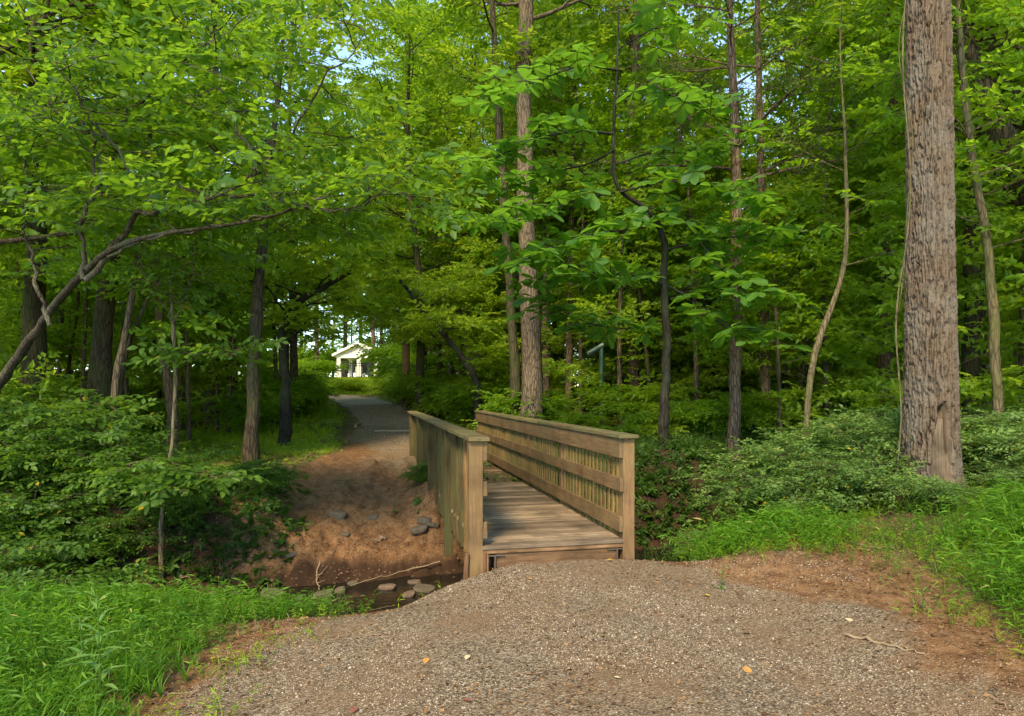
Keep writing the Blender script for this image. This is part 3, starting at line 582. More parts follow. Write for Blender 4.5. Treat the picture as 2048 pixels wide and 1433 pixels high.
# leaning tree on the left bank whose branches arch to the right
t = mid_tree('leaning_spreading_tree', 'crooked pale-barked tree leaning in from the left with long arching branches', [(-40, 830, 10.0), (20, 735, 9.4), (75, 660, 8.9), (122, 595, 8.4), (172, 540, 7.9), (215, 497, 7.8), (300, 470, 7.6), (400, 458, 7.4), (520, 443, 7.2), (640, 400, 7.0), (740, 330, 6.9)], [21, 19, 17, 15, 14, 12, 9, 7, 5, 4, 3], 'bark_lean', None, .3, 0, flare=1.1, kind='near', lm='leaf_near', seg=60, k=9)
root, wd, sp, bk, kind, lm, size, org = t
def nearbranch(pts, r, n=16, Ln=.85, dens=.85):
    p = smooth_path(px_path(pts) - org, 26); p[1:] += rng.normal(0, .022, (25, 3)); wd.tube(p, np.linspace(r, .006, 26), 6, cap=False)
    for k in range(n):
        q = along(p, .25 + .75 * k / (n - 1)); v = Rz(random.uniform(0, 6.28)) @ np.array([1, 0, random.uniform(-.1, .45)])
        grow(wd, sp, q, v, Ln * random.uniform(.6, 1.2), .009, 1, dens)
nearbranch([(172, 560, 7.9), (235, 490, 7.8), (270, 420, 7.7), (312, 425, 7.6), (380, 402, 7.5), (440, 385, 7.4), (530, 345, 7.2), (590, 250, 7.0), (650, 160, 6.9), (730, 70, 6.8)], .04, 20)
nearbranch([(215, 515, 7.8), (300, 470, 7.6), (400, 458, 7.4), (520, 443, 7.2), (640, 400, 7.0), (740, 340, 6.9)], .02, 14)
nearbranch([(168, 560, 7.9), (158, 450, 7.9), (178, 400, 7.9), (205, 370, 7.9), (185, 300, 7.9), (120, 230, 7.8), (40, 120, 7.6)], .035, 12)
nearbranch([(205, 370, 7.9), (200, 300, 8), (170, 240, 8), (90, 190, 8)], .02, 9)
nearbranch([(100, 650, 8), (70, 560, 8), (45, 440, 8), (60, 330, 8), (0, 280, 8)], .03, 12)
nearbranch([(440, 390, 7.4), (540, 395, 7.2), (620, 410, 7.0), (700, 420, 6.8), (760, 400, 6.7)], .018, 9)
nearbranch([(320, 425, 7.6), (250, 330, 7.3), (180, 220, 7.0), (60, 60, 6.8)], .018, 11)
nearbranch([(520, 345, 7.2), (470, 250, 7.3), (440, 150, 7.4), (420, 40, 7.5)], .018, 11)
nearbranch([(185, 300, 7.9), (280, 200, 7.8), (370, 110, 7.7), (470, 50, 7.6)], .018, 11)
fin(t)
# sapling on the far side of the creek
t = mid_tree('young_sapling', 'thin young sapling rising from the foot of the creek bank, leafy halfway up', [(323, 1150, 9.0), (322, 1060, 9.0), (330, 980, 8.9), (344, 900, 8.9), (352, 780, 8.9), (346, 640, 8.9), (340, 560, 8.9)], [11, 10, 9, 8, 8, 7, 5], 'bark_tan', None, .3, 0, flare=1.1, kind='vib', lm='leaf_shrub', seg=30, k=7)
root, wd, sp, bk, kind, lm, size, org = t
for b_, r, n, ln in [([(332, 975, 8.9), (300, 950, 8.6), (260, 930, 8.4)], .008, 7, .35), ([(335, 965, 8.9), (380, 945, 8.6), (430, 960, 8.4)], .008, 8, .35), ([(334, 990, 8.9), (345, 970, 8.5), (370, 980, 8.2)], .006, 6, .3),
                  ([(346, 640, 8.9), (300, 560, 8.8), (270, 500, 8.7)], .012, 8, .5), ([(348, 650, 8.9), (385, 560, 8.8), (390, 470, 8.7)], .012, 8, .5), ([(352, 720, 8.9), (420, 705, 8.6), (480, 715, 8.4)], .008, 6, .4)]:
    nearbranch(b_, r, n, ln, .8)
fin(t)

random.seed(102); rng = np.random.default_rng(202)
# ------------------------------------------------------------------ the big furrowed trunk on the right
bx, by = 5.22, 8.5; bz = float(H(bx, by))
broot = empty('big_furrowed_tree', (bx, by, bz), label='big straight tree with furrowed brown bark and a rotten hollow at its foot', cat='tree')
nz_, nt_ = 1100, 330
zz = np.linspace(-.2, 8.2, nz_); th = np.linspace(0, 2 * np.pi, nt_, endpoint=False); ZZ, TT = np.meshgrid(zz, th, indexing='ij')
R0 = np.interp(zz, [-.2, 0, .25, .6, 1.2, 3, 6.5, 8.2], [.52, .47, .415, .385, .36, .325, .285, .27])[:, None] * (1 + .0 * TT)
R0 = R0 + (.05 * np.exp(-ZZ / .35)) * np.cos(TT * 5 + .6)
cx_, cy_ = np.cos(TT), np.sin(TT); wz = .35 * fbm(cx_ * 2.2, cy_ * 2.2 + 5, ZZ * 2.2, 3)
f1 = vnoise((cx_ * 11.0 + wz * 2.0), (cy_ * 11.0 + wz * 1.7), ZZ * 6.0) + .4 * vnoise(cx_ * 25, cy_ * 25, ZZ * 16); f2 = fbm(cx_ * 15 + wz, cy_ * 15 + wz, ZZ * 8, 3)
ridge = 1 - np.abs(f1) * 2.3; ridge = -np.clip(ridge, 0, 1) ** 1.3; pl = np.clip(1 - np.abs(vnoise(cx_ * 10, cy_ * 10, ZZ * 26 + wz * 5)) * 4, 0, 1) * .35
R = R0 + .038 * ridge - .026 * pl + .02 * f2 + .006 * fbm(cx_ * 40, cy_ * 40, ZZ * 30, 2) + .02 * fbm(cx_ * 1.5, cy_ * 1.5, ZZ * .8, 2)
# hollow facing the camera (towards -y): bare wood scar with a dark hole on top
ang = (TT - 1.5 * np.pi + .10); ang = (ang + np.pi) % (2 * np.pi) - np.pi; s_ = ang * .38
zc = np.clip((ZZ + .05) / 1.0, 0, 1); hw = np.interp(ZZ, [0, .3, .8, 1.0, 1.13], [.17, .145, .125, .085, .0]) + .03 * fbm(ZZ * 7, TT * 0, 3.)
scar = (1 - sstep(np.abs(s_ + .03 * np.sin(ZZ * 4)), np.maximum(hw - .02, .001), np.maximum(hw + .012, .012))) * (ZZ < 1.15) * (ZZ > -.05) * (hw > .002)
R = R * (1 - scar) + scar * (R0 - .055 + .012 * fbm(cx_ * 30, cy_ * 30, ZZ * 4, 3))
hole = np.exp(-((s_ + .01) / .045) ** 2 - ((ZZ - 1.02) / .075) ** 2) + .8 * np.exp(-((s_ - .06) / .02) ** 2 - ((ZZ - .75) / .22) ** 2); R = R - .20 * np.clip(hole, 0, 1)
for (a0, z0, s1, amp) in ((-.5, 4.55, .07, .07), (.05, 2.45, .09, -.03), (.45, 4.7, .06, .05), (.62, 1.9, .05, .03), (.7, 2.9, .05, .035)):     # knots
    R = R + amp * np.exp(-(((ang + a0 - .9 * 0) * .3) / s1) ** 2 - ((ZZ - z0) / s1) ** 2)
R = R * .83
lx = np.interp(zz, [0, 8.2], [0.0, -.05])[:, None]
V = np.stack([R * cx_ + lx, R * cy_, ZZ], -1).reshape(-1, 3); ia, ja = np.meshgrid(np.arange(nz_ - 1), np.arange(nt_), indexing='ij'); j2 = (ja + 1) % nt_
Fq = np.stack([ia * nt_ + ja, ia * nt_ + j2, (ia + 1) * nt_ + j2, (ia + 1) * nt_ + ja], -1).reshape(-1, 4); isc = (scar[:-1] > .5).reshape(-1)
M['bare'] = wood_mat('bare_trunk_wood', (.33, .25, .17), (.52, .43, .32), 'z', (.14, .09, .06))
a = Acc(); a.add(V, Fq[~isc], 0); a.F.append(Fq[isc]); a.M.append(np.ones(int(isc.sum()), int)); bt = a.build('trunk', [M['bark_plates'], M['bare']], broot, smooth=True)
at_ = bt.data.attributes.new('plate', 'FLOAT', 'POINT'); at_.data.foreach_set('value', np.clip(1 + ridge * .95 - pl * .9, 0, 1).ravel().astype(np.float32))
wd = Acc(); sp = Sprays()
top = smooth_path([(-.05, 0, 8.1), (0, .1, 11), (.1, .2, 14), (0, .1, 18)], 8); wd.tube(top, np.linspace(.27, .1, 8), 10)
limbs(wd, sp, top, .0, 12, 4.6, .09, 2, 1.0, .25, .2); wd.build('branch', M['bark_brown'], broot, smooth=True); sp.build('far', M['leaf_mid'], broot)
v = Acc(); zs = np.linspace(-.1, 7.6, 60); pth = np.stack([-np.interp(zs, [0, 1, 8], [.50, .40, .31]) - .03 + .03 * np.sin(zs * 2.1) - .05 * np.exp(-((zs - 2.2) / .7) ** 2), -.12 + .06 * np.sin(zs * 1.3), zs], 1)
v.tube(pth, .011, 5, rough=.1); pth2 = pth + np.stack([.04 * np.sin(zs * 3.1) + .01, .03 * np.cos(zs * 2.3), 0 * zs], 1); v.tube(pth2[18:], .006, 4)
o = v.build('climbing_vine', M['bark_tan'], smooth=True); o.location = (bx, by, bz); tag(o, 'thin woody vine climbing the left side of the big furrowed trunk', 'vine')

random.seed(103); rng = np.random.default_rng(203)
# ------------------------------------------------------------------ filler woods: prototypes copied individually
protos_tall = [proto_tree('woodland_tree', h, .2, .22, 26, 4.4, 'far', M[m_], M[b_], 1.0, size=1.25, twigs=False) for h, m_, b_ in ((21, 'leaf_far', 'bark_brown'), (24, 'leaf_yel', 'bark_red'), (19, 'leaf_mid', 'bark_dark'), (26, 'leaf_far', 'bark_red'))]
protos_und = [proto_tree('understory_tree', h, .06, .12, 18, 2.6, 'far', M[m_], M[b_], 1.0, rise=.12, lean=.6, twigs=False, size=1.0, taper=.7) for h, m_, b_ in ((6.5, 'leaf_far', 'bark_dark'), (7.5, 'leaf_far', 'bark_brown'), (5.5, 'leaf_yel', 'bark_red'))]
protos_thin = []
for h in (9, 12): protos_thin.append(proto_tree('slender_tree', h, .075, .35, 12, 2.0, 'far', M['leaf_mid'], M['bark_brown'], .8, twigs=False))
used = set()
def put(proto, x, y, rz, s, label, group):
    if proto.name in used: o = copy_tree(proto)
    else: o = proto; used.add(proto.name)
    o.location = (x, y, float(H(x, y)) - .05); o.rotation_euler = (0, 0, rz); o.scale = (s, s, s * random.uniform(.92, 1.1)); tag(o, label, 'tree', group); return o
def blocked(x, y, r, low):
    u = x / y
    if y < 62 and -.285 - r / y < u < -.165 + r / y and low: return True
    if y < 62 and -.27 < u < -.175: return True
    return abs(x - path_x(y)) < 1.6 and y < 46
placed = []
def scatter(n, protos, y0, y1, rad, low, label, group, smin=.85, smax=1.2, sep=2.5, xr=.85, cond=None):
    c = 0; tries = 0
    while c < n and tries < n * 60:
        tries += 1; y = math.sqrt(random.uniform(y0 * y0, y1 * y1)); x = random.uniform(-xr, xr) * y
        if blocked(x, y, rad, low) or (cond and not cond(x, y)): continue
        if any((x - p) ** 2 + (y - q) ** 2 < sep * sep for p, q, s_ in placed if s_ == sep): continue
        placed.append((x, y, sep)); side = 'left' if x / y < -.2 else 'right'
        put(protos[random.randrange(len(protos))], x, y, random.uniform(0, 6.28), random.uniform(smin, smax), label % ('left' if side == 'left' else 'right'), group % side); c += 1
scatter(13, protos_tall, 21, 32, 0, False, 'tall leafy tree in the woods %s of the path', 'tall trees in the woods %s of the path', sep=3.6, cond=lambda x, y: not -.36 < x / y < -.08 and not (-30 < x < -11 and y > 24) and not (x < 0 and y < 29) and not .27 < x / y < .5)
scatter(42, protos_tall, 36, 64, 0, False, 'tall leafy tree in the woods %s of the path', 'tall trees in the woods %s of the path', sep=3.61, cond=lambda x, y: not -.34 < x / y < -.10 and not (-27 < x < -8 and 30 < y < 58) and not .33 < x / y < .44 and x / y > -.72)
scatter(34, protos_und, 33, 52, 2.3, True, 'low leafy understory tree in the woods %s of the path', 'understory trees %s of the path', sep=2.3, smax=1.4, cond=lambda x, y: not (-24 < x < -8 and y > 36))
scatter(44, protos_und, 17, 31, 2.0, True, 'low leafy understory tree in the woods %s of the path', 'understory trees %s of the path', sep=2.2, cond=lambda x, y: not (y < 21.5 and -.60 < x / y < -.1) and not (y < 22 and -.08 < x / y < .13))
scatter(34, protos_thin, 17, 45, .6, True, 'slender bare-stemmed tree in the woods %s of the path', 'slender trees %s of the path', sep=2.0)
for k in range(46):
    a_ = -.95 + 1.9 * (k + random.random() * .7) / 46; y = random.uniform(84, 112); x = a_ * y
    put(protos_tall[k % 4], x, y, k * 1.7, random.uniform(.85, 1.1), 'tall tree in the far tree line behind the houses', 'far tree line behind the houses')
for k in range(44):
    a_ = -.95 + 1.9 * (k + random.random() * .7) / 44; y = random.uniform(76, 83); x = a_ * y
    put(protos_und[k % 3], x, y, k * 1.7, random.uniform(1.1, 1.5), 'low leafy tree in the far tree line behind the houses', 'low trees of the far tree line')
ov = proto_tree('overhanging_tree', 10.5, .1, .30, 20, 3.3, 'far', M['leaf_yel'], M['bark_dark'], 1.0, rise=.05, lean=.5, twigs=False, size=1.05)
for px, Y_, s_, rz_ in [(575, 30, .95, 0), (815, 31, .95, 1), (850, 37, 1.1, 3), (880, 26, .9, 5), (470, 24, .9, 2.5)]:
    put(ov, (px - 1024) / FPX * Y_, Y_, rz_, s_, 'spreading tree arching over the %s side of the gap where the path leaves the woods' % ('left' if px < 700 else 'right'), 'trees arching over the %s side of the gap' % ('left' if px < 700 else 'right'))
random.seed(104); rng = np.random.default_rng(204)
for px, Y_, s_, i_ in [(745, 64, 1.0, 1), (690, 67, 1.05, 0), (635, 62, 1.0, 3), (800, 58, 1.0, 1), (585, 60, 1.0, 0), (812, 31, .9, 1), (590, 27.5, .85, 0), (860, 43, 1.0, 3), (838, 25, .8, 2), (800, 48, 1.0, 0), (720, 78, 1.2, 1), (765, 72, 1.1, 3)]:
    put(protos_tall[i_], (px - 1024) / FPX * Y_, Y_, Y_ * 1.3, s_, 'tall tree', 'trees closing the canopy over the path')
for k, (px, Y_) in enumerate([(40, 17), (110, 20), (165, 16.5), (262, 19), (380, 18.5), (455, 21), (135, 24), (30, 22), (1240, 19), (1290, 23), (1395, 18), (1420, 22), (1600, 19), (1655, 16), (1720, 20), (1160, 22), (1500, 24), (1960, 17), (2020, 15), (1580, 25)]):
    put(protos_thin[k % 2], (px - 1024) / FPX * Y_, Y_, k * 1.9, random.uniform(.7, 1.0), 'slender tree', 'slender trees %s of the path' % ('left' if px < 700 else 'right'))
# tall trees added at the edges of the view for canopy shade
for k, (x, y, s) in enumerate([(-9.5, 12, .95), (9.8, 13, .95), (-14.5, 14.5, 1.05), (13.5, 16, 1.05), (-16, 20, 1.1)]):
    put(protos_tall[k % 3], x, y, k * 1.3, s, 'tall leafy shade tree added at the %s edge of the view, its crown high above the undergrowth' % ('left' if x < 0 else 'right'), 'tall trees at the %s edge' % ('left' if x < 0 else 'right'))
for k, (x, y, s, i_) in enumerate([(-11.5, 17.5, .9, 0), (-10.6, 11.4, .8, 1), (7.6, 12.4, .85, 1), (9.3, 10.4, .9, 0), (6.6, 15, .8, 0), (-11, 13.5, 1, 1), (11.5, 13.5, 1, 2)]):
    put(protos_und[i_], x, y, k * 2.1, s, 'low leafy understory tree close behind the %s undergrowth' % ('left' if x < 0 else 'right'), 'near understory trees on the %s' % ('left' if x < 0 else 'right'))

random.seed(105); rng = np.random.default_rng(205)
# ------------------------------------------------------------------ shrubs and undergrowth
def proto_shrub(name, h, w_, stems, kind, lm, size=1.0, dens=1.0, bark='bark_dark'):
    root = tree_obj(name, 'x', cat='shrub'); wd = Acc(); sp = Sprays()
    for k in range(stems):
        az = 6.28 * k / stems + random.gauss(0, .4); out = w_ * random.uniform(.3, 1.0); hh_ = h * random.uniform(.6, 1.1) * (1 - .3 * out / w_)
        e = np.array([math.cos(az) * out, math.sin(az) * out, hh_]); p0 = np.array([math.cos(az) * .08, math.sin(az) * .08, -.1])
        pts = smooth_path([p0, e * [.35, .35, .62], e * [.7, .7, .98], e + [math.cos(az) * .25, math.sin(az) * .25, -.12]], 9); wd.tube(pts, np.linspace(.012, .003, 9), 4, cap=False)
        for q_ in range(int(11 * dens)):
            t_ = random.uniform(.22, 1); q = along(pts, t_); v = Rz(random.uniform(0, 6.28)) @ np.array([1, 0, random.uniform(-.1, .5)]); e2 = q + v * random.uniform(.15, .4)
            wd.tube([q, e2], [.004, .002], 3, cap=False)
            for z_ in range(3): sp.add(q + (e2 - q) * random.uniform(.2, 1), Rz(random.gauss(0, .9)) @ np.array([v[0], v[1], random.gauss(.05, .2)]))
    wd.build('stems', M[bark], root); sp.build(kind, M[lm], root, name='foliage', size=size, flat=.3); return root
ps_l = [proto_shrub('leafy_shrub', 1.3, .95, 15, 'vib', 'leaf_shrub', .9), proto_shrub('leafy_shrub', 1.0, .8, 13, 'shrub', 'leaf_shrub', 1.15, 1.3)]
ps_r = [proto_shrub('rambling_shrub', 1.05, .9, 18, 'fine', 'leaf_shrub_r', 1.15, 1.7), proto_shrub('rambling_shrub', .8, .8, 15, 'shrub', 'leaf_shrub_r', .95, 1.3)]
ps_far = [proto_shrub('thicket_shrub', 2.0, 1.2, 16, 'shrub', 'leaf_mid', 2.0, 1.1), proto_shrub('thicket_shrub', 1.5, 1.1, 15, 'shrub', 'leaf_far', 2.0, 1.1)]
def puts(proto, x, y, s, label, group, cat='shrub'):
    o = put(proto, x, y, random.uniform(0, 6.28), s, label, group); o['category'] = cat; return o
for x, y, s, i_ in [(-5.5, 6.9, .95, 0), (-4.7, 7.35, .7, 1), (-6.4, 6.7, 1.0, 1), (-7.3, 7.0, 1.1, 0), (-6.1, 7.6, 1.0, 0), (-5.2, 6.5, .7, 1), (-4.1, 6.75, .45, 1), (-5.1, 7.6, .8, 0)]:
    puts(ps_l[i_], x, y, s, 'leafy green shrub on the near creek bank at the left edge, behind the grass', 'shrubs on the near bank at left')
for x, y, s, i_ in [(-5.9, 9.8, .8, 0), (-5.0, 10.3, .62, 0), (-6.8, 10.0, 1.05, 0), (-7.6, 10.6, .95, 1), (-5.9, 11.0, .6, 0), (-4.3, 10.9, .5, 1), (-8.6, 9.8, 1.1, 0), (-6.8, 11.6, .8, 1), (-7.9, 12.4, 1.2, 0), (-9.5, 11.4, 1.3, 1), (-5.4, 9.0, .7, 1), (-6.3, 8.9, .8, 0), (-4.7, 9.45, .6, 1), (-7.4, 8.8, .9, 1), (-7.3, 10.9, 1.2, 0), (-8.4, 11.2, 1.5, 0)]:
    puts(ps_l[i_], x, y, s, 'leafy green shrub in the thicket on the far creek bank left of the dirt slope', 'shrubs on the far bank at left')
for x, y, s, i_ in [(-4.35, 10.1, .5, 1), (-3.9, 10.7, .5, 1), (-1.55, 12.1, .42, 1), (-1.35, 12.7, .4, 1)]:
    puts(ps_l[i_], x, y, s, 'low dark green clump %s' % ('on the edge of the creek bank left of the dirt slope' if x < -3 else 'growing beside the bridge at the top of the dirt slope'), 'low clumps %s the dirt slope' % ('left of' if x < -3 else 'right of'))
for x, y, s, i_ in [(3.55, 9.0, .95, 0), (4.2, 8.45, .7, 0), (4.1, 9.6, 1.05, 0), (5.0, 9.6, 1.0, 0), (6.3, 8.8, .9, 0), (6.9, 8.0, .8, 1), (6.0, 9.9, 1.1, 0), (4.75, 7.7, .42, 0), (3.6, 8.15, .55, 1), (7.5, 9.4, 1.0, 1), (5.9, 7.75, .5, 0), (3.3, 10.0, .8, 0), (4.6, 10.6, 1.1, 0), (7.0, 10.8, 1.1, 0), (8.2, 8.3, .9, 0), (5.5, 10.9, 1.1, 1), (2.75, 8.7, .55, 0)]:
    puts(ps_r[i_], x, y, s, 'grey-green shrub with tiny leaves in the thicket around the foot of the big furrowed trunk', 'shrubs around the big trunk')
for x, y, s, i_ in [(2.9, 14.6, .5, 1), (4.4, 14.8, .6, 0), (5.4, 15.2, .7, 1), (6.6, 14.2, .8, 0), (1.6, 16.4, .5, 1)]:
    puts(ps_far[i_], x, y, s, 'dark green shrub on top of the shaded bank right of the bridge', 'shrubs on the shaded bank')
def scat_sh(n, y0, y1, lab, grp, smin, smax):
    c = 0
    while c < n:
        y = math.sqrt(random.uniform(y0 * y0, y1 * y1)); x = random.uniform(-.8, .8) * y; u = x / y
        if -.30 - .8 / y < u < -.16 + .8 / y or abs(x - path_x(y)) < 2.4 or (u < -.3 and y < 26 and u > -.52) or (y < 17 and x < 1): continue
        puts(ps_far[random.randrange(2)], x, y, random.uniform(smin, smax), lab % ('left' if u < -.2 else 'right'), grp % ('left' if u < -.2 else 'right')); c += 1
scat_sh(120, 17, 40, 'bushy green thicket shrub under the trees %s of the path', 'thicket shrubs %s of the path', .6, 1.0)
random.seed(106); rng = np.random.default_rng(206)
# thicket framing the opening
for px, Y, s, i_ in [(540, 24, .9, 0), (590, 27, .95, 1), (500, 21, .8, 0), (620, 34, .9, 1), (575, 31, 1.0, 0), (812, 33, .95, 1), (850, 30, 1.1, 1), (880, 26, 1.0, 0), (905, 24, .9, 1), (940, 22, .85, 0), (840, 38, 1.2, 1), (790, 46, 1.1, 1), (640, 52, 1.2, 0), (618, 46, 1.1, 1), (800, 46, 1.9, 0), (850, 43, 1.8, 1), (800, 56, 1.2, 1), (830, 55, 1.3, 0), (770, 50, .8, 1), (860, 52, 1.3, 1), (600, 54, 1.3, 1), (985, 23.5, .7, 0)]:
    x = (px - 1024) / FPX * Y; puts(ps_far[i_], x, Y, s, 'bushy green shrub of the thicket %s the gap where the path leaves the woods' % ('left of' if px < 700 else 'right of'), 'thicket %s the gap' % ('left of' if px < 700 else 'right of'))
for k in range(18):
    puts(ps_far[k % 2], -27 + k * 1.75, 72.5 + random.random(), random.uniform(1.5, 2.0), 'big bush in the hedge behind the white pavilion', 'bushes behind the pavilion')
ball = proto_shrub('round_bush', .95, .62, 16, 'shrub', 'leaf_yel', 1.3, 1.6, 'bark_tan')
puts(ball, (697 - 1024) / FPX * 45, 45, 1.1, 'round bush standing by itself where the path turns, in front of the black fence', None, 'bush')
puts(ball, (655 - 1024) / FPX * 47, 47, 1.15, 'round bush just left of the freestanding one at the turn of the path', None, 'bush')
for p_ in protos_tall + protos_und + protos_thin + ps_l + ps_r + ps_far:
    if p_.name not in used:
        for ch in list(p_.children): bpy.data.objects.remove(ch)
        bpy.data.objects.remove(p_)

random.seed(107); rng = np.random.default_rng(207)
# ------------------------------------------------------------------ grass, ground cover, litter, gravel: nobody could count them
def blade_plant(h, nl, ll=.085, lw=.014):
    parts = []; az0 = random.uniform(0, 6.28); lean = random.uniform(.15, .6)
    tip = np.array([math.cos(az0) * lean * h, math.sin(az0) * lean * h, h])
    st = smooth_path([(0, 0, 0), tip * [.25, .25, .5], tip * [.65, .65, .85], tip], 6)
    A_ = Acc(); A_.tube(st, np.linspace(.0018, .001, 6), 3, cap=False); parts.append((np.concatenate(A_.V), np.concatenate([np.r_[f[:, [0, 1, 2]], f[:, [0, 2, 3]]] for f in A_.F])))
    lf = leafN(ll, lw, 0, ((0, 0), (.3, 1), (.65, .75), (1, 0)), .35, .3)
    for k in range(nl):
        q = along(st, .22 + .78 * (k + .5) / nl); az = az0 + (1 if k % 2 else -1) * random.uniform(.5, 1.3)
        if k == nl - 1: az = az0
        s = random.uniform(.7, 1.15); R = Rz(az) @ Ry(random.uniform(-.55, .25)) @ Rx(random.gauss(0, .4)); parts.append(((lf[0] * s) @ R.T + q, lf[1]))
    return merge(parts)
GP = [blade_plant(random.uniform(.25, .36), random.randint(7, 10)) for _ in range(8)]
GS = [blade_plant(random.uniform(.10, .16), random.randint(4, 6), .055, .010) for _ in range(6)]
def tuft(nb, hh):      # narrow grass tuft
    parts = []
    for k in range(nb):
        az = random.uniform(0, 6.28); o_ = random.uniform(.25, .9) * hh; W = random.uniform(.003, .006); V = []; 
        for t in np.linspace(0, 1, 5):
            c = np.array([math.cos(az) * o_ * t ** 1.6, math.sin(az) * o_ * t ** 1.6, hh * (t - .35 * t * t) * 1.2]); s_ = np.array([-math.sin(az), math.cos(az), 0]) * W * (1 - t) ** .6; V += [c - s_, c + s_]
        F = []
        for q in range(4): F += [[2 * q, 2 * q + 1, 2 * q + 3], [2 * q, 2 * q + 3, 2 * q + 2]]
        parts.append((np.array(V), np.array(F)))
    return merge(parts)
TF = [tuft(14, random.uniform(.15, .24)) for _ in range(4)]
def scatter_stuff(name, label, templates, pts, scl, m, tilt=.12, cat=None, zoff=-.01):
    a = Acc(); k = len(pts); w_ = rng.integers(0, len(templates), k); az = rng.uniform(0, 6.283, k)
    z = H(pts[:, 0], pts[:, 1]) + zoff; p = np.c_[pts, z]; d = np.stack([np.cos(az), np.sin(az), rng.normal(0, tilt, k)], 1); u = np.tile([0, 0, 1.0], (k, 1)) + rng.normal(0, tilt, (k, 3)); R = axes(d, u)
    for q in range(len(templates)):
        s_ = w_ == q; a.inst(templates[q], p[s_], R[s_], scl[s_])
    return tag(a.build(name, m), label, cat, kind='stuff')
def dens_pts(n, x0, x1, y0, y1, f):
    x = rng.uniform(x0, x1, n); y = rng.uniform(y0, y1, n); k = rng.random(n) < f(x, y); return np.c_[x, y][k]
def left_edge(x, y): return np.interp(y, [2.5, 3.6, 4.3, 5.0, 5.6, 6.1], [-1.55, -1.85, -2.0, -1.95, -1.75, -1.2]) + .35 * fbm(x * 1.5, y * 1.5, 3.)
fL = lambda x, y: sstep(left_edge(x, y) - x, -.05, .55) * (1 - sstep(y, ynear(x) + .25, ynear(x) + .5)) * (.45 + .55 * sstep(fbm(x * 1.2, y * 1.2, 6.), -.25, .1))
p1 = dens_pts(17000, -7.5, -1.0, 2.9, 6.7, fL)
s1 = rng.uniform(.7, 1.15, len(p1)) * np.interp(left_edge(p1[:, 0], p1[:, 1]) - p1[:, 0], [0, .7, 1.5], [.5, .8, 1.0])
scatter_stuff('stilt_grass', 'bright green bamboo-like grass filling the lower left corner', GP, p1, s1, M['grass'], cat='grass')
def right_in(x, y):     # how far inside the grass to the right of the landing
    e = np.interp(y, [2.5, 3.6, 4.3, 5.2, 6.2, 6.9, 7.4], [2.35, 2.75, 3.1, 3.0, 2.9, 2.05, 1.3]); return x - e - .3 * fbm(x * 1.3, y * 1.3, 4.)
blob = lambda x, y, cx__, cy__, r: np.exp(-(((x - cx__) ** 2 + (y - cy__) ** 2) / r ** 2))
def fR(x, y):
    d = blob(x, y, 2.0, 7.35, .55) + blob(x, y, 2.7, 7.6, .6) + blob(x, y, 1.55, 7.15, .3) + 1.2 * blob(x, y, 5.0, 5.9, 1.05) + 1.2 * blob(x, y, 4.1, 4.6, .75) + blob(x, y, 3.75, 3.7, .6) + blob(x, y, 6.2, 6.6, 1.2) + blob(x, y, 3.3, 7.3, .6) * .5
    return np.clip(d, 0, 1) * sstep(right_in(x, y), -.3, .4) * (y < ynear(x) + .45)
p2 = dens_pts(15000, 1.2, 7.8, 3.0, 8.6, fR); d2 = fR(p2[:, 0], p2[:, 1]); s2 = rng.uniform(.75, 1.2, len(p2)) * np.interp(d2, [0, .6, 1], [.55, .9, 1.15])
scatter_stuff('stilt_grass', 'bright green bamboo-like grass beside the gravel on the right', GP, p2, s2, M['grass'], cat='grass')
p3 = np.concatenate([dens_pts(3800, -3.4, .2, 3.0, 6.2, lambda x, y: sstep(left_edge(x, y) - x, -.75, .0) * sstep(fbm(x * 2.2, y * 2.2, 2.), -.05, .25) * .7), dens_pts(6500, 1.6, 6.5, 3.2, 8.3, lambda x, y: sstep(right_in(x, y), -.35, .5) * sstep(fbm(x * 2.0, y * 2.0, 8.), -.15, .25) * (y < ynear(x) + .3))])
scatter_stuff('low_weeds', 'short weeds thinly covering the soil at the edges of the gravel', GS, p3, rng.uniform(.5, 1.2, len(p3)), M['cover'], cat='weeds')
p4 = np.concatenate([dens_pts(420, -3.8, -1.9, 3.1, 4.9, lambda x, y: sstep(left_edge(x, y) - x, -.1, .4)), dens_pts(60, 4.0, 5.2, 4.2, 6.6, lambda x, y: .5 + 0 * x)])
scatter_stuff('grass_tufts', 'long thin grass blades among the broader grass', TF, p4, rng.uniform(.7, 1.3, len(p4)), M['grass'], cat='grass')
p9 = np.concatenate([dens_pts(260, -4.2, -1.6, 3.1, 6.2, lambda x, y: sstep(left_edge(x, y) - x, -.5, .1) * .8), dens_pts(420, 1.8, 5.5, 3.3, 7.8, lambda x, y: sstep(right_in(x, y), -.4, .4))])
DS = [tuft(4, random.uniform(.12, .22)) for _ in range(4)]
scatter_stuff('dry_stems', 'dry straw-coloured stems standing and lying among the green weeds', DS, p9, rng.uniform(.3, .6, len(p9)), M['stick'], .8, cat='dead stems')
